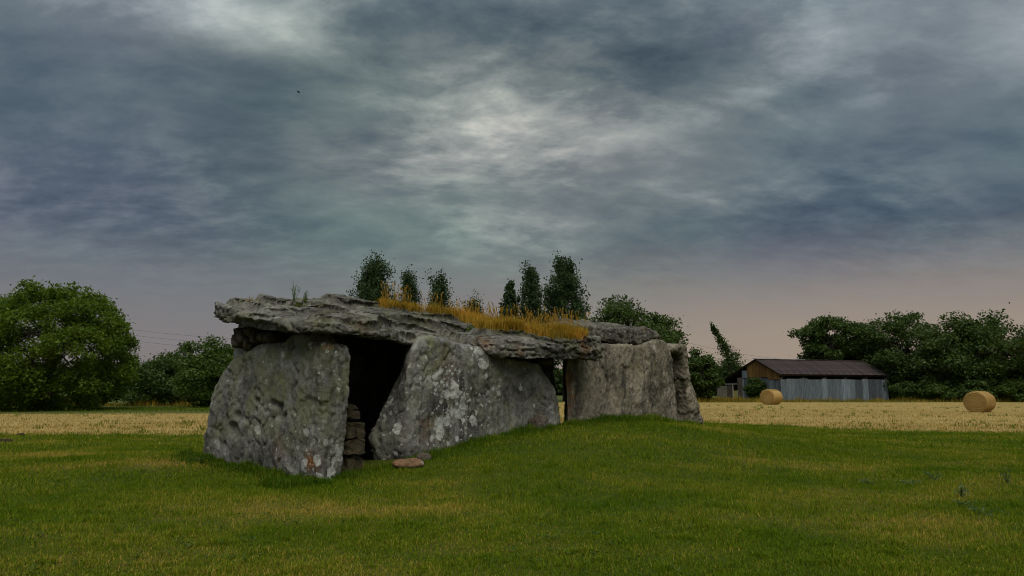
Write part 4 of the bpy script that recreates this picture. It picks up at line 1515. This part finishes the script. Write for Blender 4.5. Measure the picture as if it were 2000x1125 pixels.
def top_z(py, depth):
    dv = view_dir(1000, py)
    return EYE + dv.z / dv.y * depth


# walnut on the left
rng = np.random.default_rng(101)
dw = 57.0
broadleaf('walnut_tree', (gx(98, dw), dw, 0), top_z(553, dw) + 0.1, 6.5, 'big round walnut tree with low hanging boughs at the left edge', 80000, 0.110, 'walnut', -0.10, 430, None, 0.095, power=0.36, trunk=0.05, lump=0.10, squash=(1.1, 0.95))
rng = np.random.default_rng(102)
HL = 'hedge trees on the left'
broadleaf('hedge_tree', (gx(318, 72), 72, 0), top_z(688, 72), 3.6, 'dark rounded hedge tree right behind the walnut', 14000, 0.13, 'oak', -0.2, 80, HL, 0.22)
broadleaf('hedge_tree', (gx(425, 66), 66, 0), top_z(665, 66), 3.7, 'lighter green hedge tree close to the end slab', 17000, 0.13, 'hedge', -0.2, 90, HL, 0.2)
broadleaf('hedge_tree', (gx(368, 78), 78, 0), top_z(655, 78), 1.6, 'thin airy sapling rising above the hedge trees', 2600, 0.12, 'hedge', 0.35, 40, HL, 0.24)
broadleaf('hedge_tree', (gx(345, 75), 75, 0), top_z(680, 75), 3.2, 'dark hedge tree filling the gap below the sapling', 10000, 0.13, 'oak', -0.2, 60, HL, 0.24)
broadleaf('hedge_tree', (gx(472, 75), 75, 0), top_z(690, 75), 3.0, 'hedge tree mostly hidden behind the end slab', 9000, 0.15, 'hedge', -0.2, 60, HL, 0.22)
for i, (px, dep, py, r_, lab) in enumerate(((-90, 74, 735, 2.6, 'low bush beyond the left edge behind the walnut'), (5, 72, 758, 2.3, 'low dark bush at the left edge under the walnut boughs'), (75, 76, 752, 2.6, 'low bush behind the walnut trunk'),
                                            (150, 76, 745, 2.6, 'low bush behind the right half of the walnut'), (215, 75, 735, 2.6, 'low bush between the walnut and the dark hedge tree'), (262, 74, 728, 2.2, 'bush touching the left side of the dark hedge tree'))):
    broadleaf('bush', (gx(px, dep), dep, 0), max(1.6, top_z(py, dep)), r_, lab, 6000, 0.13, 'hedge' if i % 2 else 'oak', 0.0, 50, 'bushes of the left hedge', 0.24, 'bush', trunk=0.03)

# poplars
rng = np.random.default_rng(103)
for i, (px, dep, py, wpx, lab, shp) in enumerate(((731, 98, 491, 92, 'broad dark poplar, leftmost of the row behind the capstone', 'cone'), (798, 110, 515, 48, 'slim poplar second from the left of the row', 'cone'),
                                                  (857, 114, 525, 54, 'pointed poplar third from the left of the row', 'cone'), (924, 125, 563, 50, 'shortest poplar barely rising above the dry grass', 'cone'),
                                                  (997, 106, 533, 40, 'short slim poplar leaning on its taller neighbour', 'col'), (1037, 104, 503, 56, 'tall poplar right of the short slim one', 'col'),
                                                  (1103, 96, 486, 78, 'tallest poplar, rightmost of the row', 'col'))):
    h_ = top_z(py, dep)
    poplar((gx(px, dep), dep, 0), h_, wpx / F * dep * ((1.5 if wpx > 60 else 1.85) if shp == 'cone' else 1.5), lab, 21000 if wpx > 70 else 13000, i, shp, 0.10 if i != 3 else 0.05)

# round oak behind the rear capstone
rng = np.random.default_rng(104)
broadleaf('oak_tree', (gx(1222, 84), 84, 0), top_z(573, 84), 5.7, 'dark round oak directly behind the rear capstone', 30000, 0.15, 'oak', -0.1, 170, None, 0.16, lump=0.12, power=0.6)
broadleaf('oak_tree', (gx(1278, 86), 86, 0), top_z(590, 86), 3.2, 'lower rounded tree at the right shoulder of the round oak', 11000, 0.16, 'oak', 0.0, 70, None, 0.2)
broadleaf('oak_tree', (gx(1150, 92), 92, 0), top_z(612, 92), 2.4, 'low tree between the tallest poplar and the round oak', 8000, 0.16, 'oak', 0.0, 60, None, 0.2)

# right of the chamber: dark shrub, ivy clad leaning trunk
broadleaf('shrub', (gx(1368, 90), 90, 0), top_z(690, 90), 2.0, 'dark tall shrub just right of the leaning end slab', 11000, 0.15, 'oak', 0.0, 60, None, 0.22, 'shrub')
broadleaf('shrub', (gx(1359, 93), 93, 0), top_z(672, 93), 0.9, 'narrow pointed shrub rising behind the dark tall shrub', 2600, 0.15, 'oak', 0.1, 34, None, 0.26, 'shrub')
broadleaf('shrub', (gx(1412, 116), 116, 0), top_z(700, 116), 3.6, 'wide dark shrub behind the lean-to of the barn', 13000, 0.16, 'oak', 0.0, 70, None, 0.22, 'shrub')
iv = (gx(1430, 112), 112, 0)
trunk_px = [(1432, 780), (1430, 740), (1424, 705), (1417, 682), (1408, 664), (1399, 650), (1389, 637)]
tp = [at(a, b_, 112) - Vector(iv) for a, b_ in trunk_px]
C = []
for i in range(5200):
    f = rng.uniform(0, 1)
    k = f * (len(tp) - 1)
    j = min(int(k), len(tp) - 2)
    p_ = tp[j].lerp(tp[j + 1], k - j)
    wd = np.interp(f, [0, 0.25, 0.42, 0.6, 0.85, 1], [1.6, 1.45, 1.05, 0.52, 0.27, 0.05])
    if f > 0.5 and mnoise.noise(Vector((f * 16, 3, 1))) < -0.02:
        continue
    C.append((p_.x + rng.normal(0, wd * 0.6) + (0.5 if f < 0.45 else 0), p_.y + rng.normal(0, wd * 0.6), max(0.2, p_.z + rng.normal(0, 0.3))))
limbs = [([tp[4], tp[4] + Vector((-0.6, 0, 0.5)), tp[4] + Vector((-1.0, 0.1, 1.2))], [0.05, 0.03, 0.012]), ([tp[6], tp[6] + Vector((-0.2, 0, 0.4)), tp[6] + Vector((-0.25, 0, 0.8))], [0.04, 0.03, 0.01]),
         ([tp[3], tp[3] + Vector((0.6, 0, 0.2)), tp[3] + Vector((1.0, 0.1, 0.7))], [0.05, 0.03, 0.012])]
ivt = tree_parts('ivy_tree', tp, [0.34, 0.30, 0.26, 0.2, 0.15, 0.1, 0.05], None, np.array(C), 0.15, 'oak', 'leaning bare trunk wrapped in ivy left of the barn', 'tree', iv)
for pts, rad in limbs:
    MB().tube(pts, rad, 5).build('limb', M['bark'], ivt, smooth=True)

# trees behind and right of the barn
rng = np.random.default_rng(105)
RT = 'trees behind and beside the barn'
broadleaf('oak_tree', (gx(1622, 112), 112, 0), top_z(603, 112), 5.6, 'round loose tree rising behind the barn roof', 21000, 0.19, 'oak', 0.22, 110, RT, 0.17)
broadleaf('oak_tree', (gx(1765, 106), 106, 0), top_z(598, 106), 7.0, 'tall broad tree beside the right end of the barn', 26000, 0.19, 'oak', -0.15, 130, RT, 0.16)
broadleaf('oak_tree', (gx(1860, 98), 98, 0), top_z(604, 98), 5.8, 'tree in the middle of the right hand wood, straight above the gap', 22000, 0.18, 'hedge_dark', -0.15, 120, RT, 0.17)
broadleaf('oak_tree', (gx(1950, 94), 94, 0), top_z(600, 94), 6.2, 'broad tree behind the nearer straw bale', 24000, 0.18, 'oak', -0.15, 120, RT, 0.17)
broadleaf('oak_tree', (gx(2060, 92), 92, 0), top_z(625, 92), 4.8, 'tree cut by the right edge of the picture', 15000, 0.18, 'oak', -0.15, 90, RT, 0.18)
broadleaf('oak_tree', (gx(1700, 116), 116, 0), top_z(632, 116), 5.0, 'lower tree filling the dip behind the right half of the barn roof', 14000, 0.19, 'oak', -0.15, 80, RT, 0.18)
BU = 'bushes at the foot of the right hand trees'
for i, (px, dep, py, r_, lab) in enumerate(((1765, 99, 745, 2.4, 'dark bush against the right end of the barn'), (1830, 93, 752, 2.4, 'low bush left of the nearer straw bale'), (1900, 91, 745, 2.3, 'bush straight behind the nearer straw bale'),
                                            (1975, 90, 740, 2.4, 'bush right of the nearer straw bale'), (2050, 88, 745, 2.4, 'bush outside the right edge of the picture'))):
    broadleaf('bush', (gx(px, dep), dep, 0), top_z(py, dep), r_, lab, 6500, 0.15, 'hedge' if i in (1, 3) else 'oak', 0.0, 50, BU, 0.24, 'bush', trunk=0.03)

# far wood that closes the horizon behind everything
n = 60000
a = np.radians(rng.uniform(-62, 62, n))
hh_ = 5.5 + 2.0 * np.interp(a, np.linspace(-1.1, 1.1, 60), fbm(np.stack([np.linspace(-1.1, 1.1, 60) * 30, np.zeros(60), np.zeros(60)], 1), 3, 77))
rd = rng.uniform(165, 185, n)
C = np.stack([rd * np.sin(a), rd * np.cos(a), hh_ * rng.uniform(0.02, 1, n) ** 0.8], 1)
V_, T_ = leaf_cards(C, 0.75, 0.4)
tag(obj('far_wood', mesh_np('far_wood', V_, T_, False, {'v': np.repeat(rng.uniform(0, 0.8, n), 4)}), M['oak']), 'far wood closing the horizon', 'wood', kind='stuff')
#PART3

# ------------------------------------------------------------------ barn
M['sheet'] = make_plain('zinc_sheet', (0.060, 0.076, 0.090), (0.160, 0.182, 0.200), 2.0, 0.6, (4, 4, 0.5), 0.2, 0.15, 0.4, 0.55)
M['roof_sheet'] = make_plain('roof_sheet', (0.022, 0.016, 0.016), (0.062, 0.046, 0.044), 1.6, 0.85, (1, 1, 1), 0.3, 0.0, 0.2, 0.18)
M['ridge_cap'] = make_plain('ridge_cap', (0.22, 0.22, 0.23), (0.38, 0.38, 0.39), 2.0, 0.6, (1, 1, 1), 0.2, 0.2, 0.4)
M['plank'] = make_plain('plank', (0.085, 0.044, 0.012), (0.185, 0.105, 0.030), 3.0, 0.85, (4, 4, 0.4), 0.4, 0, 0.2, 0.30)
M['old_wood'] = make_plain('old_wood', (0.045, 0.035, 0.028), (0.120, 0.095, 0.075), 3.0, 0.9, (4, 4, 0.4), 0.4, 0, 0.2, 0.2)
M['plaster'] = make_plain('plaster', (0.130, 0.110, 0.088), (0.210, 0.180, 0.145), 2.0, 0.95)
M['pale_wood'] = make_plain('pale_wood', (0.26, 0.24, 0.21), (0.40, 0.37, 0.33), 3.0, 0.8)
M['yellow_panel'] = make_plain('yellow_panel', (0.26, 0.22, 0.055), (0.36, 0.31, 0.10), 2.0, 0.8)

bl = Vector((gx(1520, 95), 95, 0))               # near corner of the barn
br = Vector((gx(1727, 103), 103, 0))             # right end of the long wall
LX = (br - bl).normalized()                      # along the long wall
LEN = (br - bl).length
LY = Vector((-LX.y, LX.x, 0))                    # along the gable, away
barn_rz = math.atan2(LX.y, LX.x)
barn = empty('barn', bl, barn_rz)
tag(barn, 'long low barn of grey metal sheets with a dark corrugated roof and wooden gable', 'barn')
# local frame: x along the long wall, y along the gable, z up
EAVE, RIDGE, FARE = 3.28, 5.25, 2.0
YR, YM, YE = 3.85, 7.6, 11.6                     # ridge, main far wall, lean-to wall
WALL = 2.72
base_z = -0.05


def barn_part(name):
    o = empty(name, (0, 0, 0))
    o.parent = barn
    return o


long_wall, gable, roof = barn_part('long_wall'), barn_part('gable'), barn_part('roof')


def corrugated(wd, hgt, waves, amp, name='sheet'):
    """a sheet in the xz plane, corrugated along x, 2 mm thick look by doubled skin"""
    n_ = waves * 6
    V_, Fs = [], []
    for i in range(n_ + 1):
        x_ = wd * i / n_
        y_ = amp * math.sin(2 * math.pi * waves * i / n_)
        V_ += [(x_, y_, 0), (x_, y_, hgt), (x_, y_ + 0.012, 0), (x_, y_ + 0.012, hgt)]
    for i in range(n_):
        a_ = i * 4
        b_ = a_ + 4
        Fs += [(a_, b_, b_ + 1, a_ + 1), (a_ + 2, a_ + 3, b_ + 3, b_ + 2), (a_ + 1, b_ + 1, b_ + 3, a_ + 3), (a_, a_ + 2, b_ + 2, b_)]
    me = bpy.data.meshes.new(name)
    me.from_pydata(V_, [], Fs)
    me.update()
    return me


# long wall: separate sheets of uneven height and width, an open strip above them
x0 = 0.0
ws = [0.95, 1.15, 0.75, 1.3, 1.2, 1.05, 0.85, 1.25, 1.1, 1.3, 0.9, 1.2, 1.0, 1.25, 1.1, 1.0]
k = LEN / sum(ws)
for i, w_ in enumerate(ws):
    w_ *= k
    hgt = WALL + random.uniform(-0.06, 0.08)
    me = corrugated(w_ + 0.05, hgt - base_z, 5, 0.018, 'wall_sheet')
    obj('wall_sheet', me, M['sheet'], long_wall, (x0, -0.03 - 0.03 * (i % 2), base_z))
    x0 += w_
# gable: sheets below, planks above
MB().box((0.25, 3.85, 1.3), (0.05, 7.6, 2.7)).build('inner_wall', M['old_wood'], barn)
y0 = 0.0
for i, (w_, hgt) in enumerate(((0.95, 2.75), (0.95, 2.78), (1.1, 3.0), (1.1, 3.1), (1.1, 3.05), (1.1, 3.0), (0.7, 2.9))):
    me = corrugated(w_ + 0.04, hgt - base_z, 5, 0.018, 'wall_sheet')
    obj('wall_sheet', me, M['sheet'], gable, (-0.02 - 0.03 * (i % 2), y0, base_z), (0, 0, math.pi / 2))
    y0 += w_
obj('wall_sheet', corrugated(1.0, 0.95, 5, 0.018), M['sheet'], gable, (-0.10, 5.6, 2.9), (0, 0, math.pi / 2))


def roof_h(y_):
    if y_ < YR:
        return EAVE + (RIDGE - EAVE) * (y_ + 0.35) / (YR + 0.35)
    return RIDGE + (FARE - RIDGE) * (y_ - YR) / (YE + 0.3 - YR)


nb_ = 24
for i in range(nb_):
    ya, yb = 5.62 * i / nb_, 5.62 * (i + 1) / nb_ - 0.012
    ym = (ya + yb) / 2
    zt = min(roof_h(ya), roof_h(yb)) - 0.06
    zlo = 2.66 if ym < 1.9 else 2.95
    MB().box((-0.11, ym, (zt + zlo) / 2), (0.03, yb - ya, zt - zlo)).build('plank', M['plank'], gable)

# roof: sheets laid down the slope
nr = 18
ov = 0.35
for i in range(nr):
    wd = (LEN + 2 * ov) / nr
    slope = math.hypot(RIDGE - EAVE, YR + 0.35)
    me = corrugated(wd + 0.06, slope, 5, 0.035, 'roof_sheet')
    pit = math.atan2(RIDGE - EAVE, YR + 0.35)
    obj('roof_sheet', me, M['roof_sheet'], roof, (-ov + i * wd, -0.35, EAVE + 0.02 + 0.012 * (i % 2)), (-(math.pi / 2 - pit), 0, 0))
    slope2 = math.hypot(RIDGE - FARE, YE + 0.3 - YR)
    pit2 = math.atan2(RIDGE - FARE, YE + 0.3 - YR)
    me = corrugated(wd + 0.06, slope2, 5, 0.035, 'roof_sheet')
    obj('roof_sheet', me, M['roof_sheet'], roof, (-ov + i * wd, YE + 0.3, FARE + 0.02 + 0.012 * (i % 2)), (math.pi / 2 - pit2, 0, 0))
MB().box((LEN * 0.20, YR, RIDGE + 0.08), (LEN * 0.46, 0.42, 0.05)).build('ridge_cap', M['ridge_cap'], roof)
MB().box((LEN * 0.72, YR, RIDGE + 0.07), (LEN * 0.58, 0.36, 0.05)).build('ridge_cap', M['old_wood'], roof)
# eave beam, posts and knee braces in the open strip
MB().box((LEN / 2, 0.12, EAVE - 0.10), (LEN, 0.14, 0.16)).build('eave_beam', M['old_wood'], barn)
for i in range(6):
    xx = 0.3 + i * (LEN - 0.6) / 5
    MB().box((xx, 0.12, 1.5), (0.16, 0.16, 3.0)).build('post', M['old_wood'], barn)
    for sgn in (-1, 1):
        MB().box((xx + sgn * 0.28, 0.12, EAVE - 0.38), (0.07, 0.07, 0.75), 0, (0, sgn * R(45))).build('knee_brace', M['old_wood'], barn)
MB().box((LEN + 0.02, 3.8, 1.6), (0.06, 7.5, 3.3)).build('end_wall', M['sheet'], barn)
MB().box((LEN / 2, YE - 0.1, 0.9), (LEN - 0.2, 0.08, 1.9)).build('rear_wall', M['old_wood'], barn)
MB().prism([(-0.18, -0.35, EAVE - 0.10), (-0.18, YR, RIDGE - 0.08), (-0.18, YR, RIDGE + 0.03), (-0.18, -0.35, EAVE + 0.01)], (-0.05, 0, 0)).build('barge_board', M['old_wood'], roof)
MB().prism([(-0.18, YR, RIDGE - 0.08), (-0.18, YE + 0.3, FARE - 0.08), (-0.18, YE + 0.3, FARE + 0.02), (-0.18, YR, RIDGE + 0.03)], (-0.05, 0, 0)).build('barge_board', M['old_wood'], roof)
# lean-to front: plaster pier, doorway, old boards, brown pier
MB().box((-0.05, 10.6, 0.92), (0.22, 1.9, 1.95)).build('lean_to_wall', M['plaster'], barn)
MB().box((-0.02, 9.05, 1.05), (0.10, 1.1, 2.1)).build('door', M['old_wood'], barn)
MB().box((-0.10, 8.78, 2.14), (0.12, 2.2, 0.10)).build('lintel', M['pale_wood'], barn)
MB().box((-0.10, 8.42, 1.05), (0.10, 0.10, 2.1)).build('door_post', M['pale_wood'], barn)
MB().box((-0.04, 7.95, 0.62), (0.06, 0.76, 1.30)).build('panel', M['yellow_panel'], barn)
MB().box((-0.10, 7.52, 0.65), (0.08, 0.07, 1.35)).build('door_post', M['pale_wood'], barn)
MB().box((-0.04, 7.05, 1.45), (0.16, 0.85, 3.0)).build('pier', M['old_wood'], barn)
MB().box((1.6, 9.0, 1.2), (0.08, 4.6, 2.6)).build('inner_wall', M['old_wood'], barn)
bp = bl + LY * 3.3 - LX * 1.0
broadleaf('shrub', (bp.x, bp.y, 0), top_z(731, bp.y), 1.35, 'dark leafy shrub against the gable of the barn, behind the farther bale', 7500, 0.11, 'oak', 0.0, 45, None, 0.26, 'shrub', trunk=0.03)


# ------------------------------------------------------------------ straw bales
def make_bale_mat():
    m, t = new_mat('straw_bale')
    v = coord(t)
    sx = t.n('ShaderNodeSeparateXYZ', {0: v})
    x_, y_, z_ = sx.outputs
    rr_ = t.math('SQRT', t.math('ADD', t.math('MULTIPLY', y_, y_), t.math('MULTIPLY', z_, z_)))
    an = t.math('ARCTAN2', z_, y_)
    sp = t.math('SINE', t.math('ADD', t.math('MULTIPLY', rr_, 62.0), an))
    vm = t.n('ShaderNodeMapping', {'Vector': v, 'Scale': (1.0, 6.0, 6.0)}).outputs[0]
    nn = t.noise(vm, 6.0, 6, 0.65)
    n2 = t.noise(v, 26.0, 5, 0.7)
    f = t.math('ADD', t.math('MULTIPLY', nn, 0.55), t.math('ADD', t.math('MULTIPLY', n2, 0.35), t.math('MULTIPLY', sp, 0.05)))
    c = t.ramp(f, [(0.30, (0.20, 0.115, 0.034)), (0.48, (0.38, 0.245, 0.085)), (0.66, (0.52, 0.37, 0.155))])
    finish(t, c, 0.95, t.math('ADD', f, t.math('MULTIPLY', sp, 0.2)), 0.9, 0.05, 0.1)
    return m


M['bale'] = make_bale_mat()


def bale(px, py, depth, dia, ln, ang, label, seed):
    c = at(px, py, depth)
    z0 = float(terrain(c.x, c.y))
    root = empty('straw_bale', (c.x, c.y, z0), ang)
    tag(root, label, 'straw bale', 'round straw bales on the field')
    bm = bmesh.new()
    ns, nr_, nl = 56, 7, 14
    r = dia / 2

    def prof(an):
        # sagged: a little flat below
        k_ = 1 + 0.012 * math.sin(3 * an + seed) + 0.01 * math.sin(7 * an + seed * 2)
        yy, zz_ = math.cos(an) * r * 1.03 * k_, math.sin(an) * r * 0.985 * k_
        return yy, max(zz_, -r * 0.955)
    rings_ = []
    for i in range(nl + 1):
        xx = -ln / 2 + ln * i / nl
        e = abs(2 * i / nl - 1)
        sh = 1 - 0.035 * max(0, (e - 0.75) / 0.25) ** 2
        rings_.append([bm.verts.new((xx + 0.012 * mnoise.noise(Vector((i, k_, seed))), prof(2 * math.pi * k_ / ns)[0] * sh, prof(2 * math.pi * k_ / ns)[1] * sh)) for k_ in range(ns)])
    for i in range(nl):
        for k_ in range(ns):
            k2 = (k_ + 1) % ns
            bm.faces.new((rings_[i][k_], rings_[i][k2], rings_[i + 1][k2], rings_[i + 1][k_]))
    for side in (0, nl):
        prev = rings_[side]
        sg = -1 if side == 0 else 1
        for q_ in range(1, nr_):
            f = 1 - q_ / nr_
            xx = sg * (ln / 2 + 0.05 * math.sin(math.pi * (1 - f) * 0.5) + 0.015 * (q_ % 2))
            cur = [bm.verts.new((xx, prof(2 * math.pi * k_ / ns)[0] * f, prof(2 * math.pi * k_ / ns)[1] * f)) for k_ in range(ns)]
            for k_ in range(ns):
                k2 = (k_ + 1) % ns
                vs = (prev[k2], prev[k_], cur[k_], cur[k2]) if side == 0 else (prev[k_], prev[k2], cur[k2], cur[k_])
                bm.faces.new(vs)
            prev = cur
        cv = bm.verts.new((sg * (ln / 2 + 0.06), 0, 0))
        for k_ in range(ns):
            k2 = (k_ + 1) % ns
            bm.faces.new((prev[k2], prev[k_], cv) if side == 0 else (prev[k_], prev[k2], cv))
    bmesh.ops.recalc_face_normals(bm, faces=bm.faces)
    me = bpy.data.meshes.new('bale_body')
    bm.to_mesh(me)
    bm.free()
    me.polygons.foreach_set('use_smooth', [True] * len(me.polygons))
    obj('bale_body', me, M['bale'], root, (0, 0, r * 0.955 - 0.03))
    # loose straws all over the surface
    n_ = 5000
    a_ = rng.uniform(0, 2 * np.pi, n_)
    P_ = np.stack([rng.uniform(-ln / 2, ln / 2, n_), np.cos(a_) * r, np.sin(a_) * r * 0.97 + r * 0.955 - 0.03], 1)
    endf = rng.uniform(0, 1, n_) < 0.42
    rr_ = np.sqrt(rng.uniform(0, 1, n_)) * r * 0.97
    P_[endf] = np.stack([np.where(rng.uniform(0, 1, n_) < 0.5, -1, 1) * (ln / 2 + 0.05), np.cos(a_) * rr_, np.sin(a_) * rr_ * 0.97 + r * 0.955 - 0.03], 1)[endf]
    d_ = rng.normal(0, 1, (n_, 3)) * np.array((0.5, 1, 1))
    d_ /= np.linalg.norm(d_, axis=1, keepdims=True)
    sd_ = np.cross(d_, rng.normal(0, 1, (n_, 3)))
    sd_ /= np.linalg.norm(sd_, axis=1, keepdims=True)
    L_ = rng.uniform(0.05, 0.13, n_)[:, None]
    V_ = np.stack([P_ - sd_ * 0.009, P_ + sd_ * 0.009, P_ + d_ * L_], 1).reshape(-1, 3)
    V_[:, 2] = np.maximum(V_[:, 2], 0.0)
    o = obj('loose_straw', mesh_np('loose_straw', V_, np.arange(3 * n_).reshape(-1, 3), False, {'v': np.repeat(rng.uniform(0.1, 1, n_), 3)}), M['straw'], root)
    o['kind'] = 'stuff'
    return root


bale(1915, 805, 52.0, 1.46, 1.60, R(-135 + 180 - 4), 'nearer round straw bale at the right edge of the field', 1)
bale(1507, 789, 76.0, 1.55, 1.60, R(-135 + 180 - 2), 'farther round straw bale in front of the barn', 5)


# ------------------------------------------------------------------ overhead line
M['pole_wood'] = make_plain('pole_wood', (0.06, 0.05, 0.04), (0.13, 0.11, 0.09), 4, 0.9, (3, 3, 0.4))
M['wire'] = make_plain('wire', (0.05, 0.05, 0.055), (0.09, 0.09, 0.095), 4, 0.6)
poles = []
for (x_, y_, h_, lab) in ((gx(120, 118), 118, top_z(628, 118) + 0.2, 'wooden power pole hidden behind the walnut tree'), (gx(760, 122), 122, top_z(668, 122), 'wooden power pole hidden behind the large capstone'),
                          (gx(1240, 128), 128, top_z(640, 128), 'wooden power pole hidden behind the round oak'), (gx(1610, 132), 132, top_z(708, 132), 'wooden power pole hidden behind the barn')):
    r_ = empty('power_pole', (x_, y_, 0))
    tag(r_, lab, 'power pole', 'poles of the overhead line')
    MB().tube([(0, 0, -0.3), (0, 0, h_ + 0.25)], [0.14, 0.10], 8).build('post', M['pole_wood'], r_, smooth=True)
    for q_ in range(3):
        MB().box((0, 0, h_ - 0.85 * q_), (0.9, 0.09, 0.10)).build('crossarm', M['pole_wood'], r_)
    poles.append(Vector((x_, y_, h_)))
for a_, b_ in zip(poles[:-1], poles[1:]):
    for q_, lab in enumerate(('topmost', 'middle', 'lowest')):
        z_ = Vector((0, 0, -0.85 * q_ + 0.05))
        pts = []
        for i in range(17):
            f = i / 16
            p_ = (a_ + z_).lerp(b_ + z_, f)
            p_.z -= 1.2 * 4 * f * (1 - f)
            pts.append(p_ - a_)
        side = 'left of the chamber' if a_ is poles[0] else ('behind the chamber' if a_ is poles[1] else 'above the barn')
        o = MB().tube(pts, [0.016] * 17, 4).build('power_line', M['wire'], loc=a_)
        tag(o, '%s thin dark wire of the overhead line %s' % (lab, side), 'power line', 'wires of the overhead line')

# ------------------------------------------------------------------ bird
bm_ = MB()
M['bird'] = make_plain('bird', (0.012, 0.012, 0.014), (0.03, 0.03, 0.032), 8, 0.8)
bc = at(583, 180, 70)
bird = empty('bird', bc, R(20))
tag(bird, 'tiny dark bird flying in front of the clouds', 'bird')
bird.rotation_euler = (R(8), R(28), R(15))
bm2 = bmesh.new()
bmesh.ops.create_uvsphere(bm2, u_segments=10, v_segments=8, radius=1)
for v in bm2.verts:
    v.co = Vector((v.co.x * 0.17, v.co.y * 0.05, v.co.z * 0.05))
    if v.co.x > 0.10:
        v.co.y *= 0.75
me = bpy.data.meshes.new('body')
bm2.to_mesh(me)
bm2.free()
obj('body', me, M['bird'], bird)
for sg in (-1, 1):
    MB().prism([(0.07, sg * 0.03, 0.01), (0.05, sg * 0.18, 0.06), (-0.03, sg * 0.34, 0.03), (-0.05, sg * 0.18, 0.045), (-0.06, sg * 0.03, 0.01)], (0, 0, 0.008)).build('wing', M['bird'], bird)
MB().prism([(-0.13, -0.015, 0), (-0.25, -0.05, 0), (-0.25, 0.05, 0), (-0.13, 0.015, 0)], (0, 0, 0.008)).build('tail', M['bird'], bird)
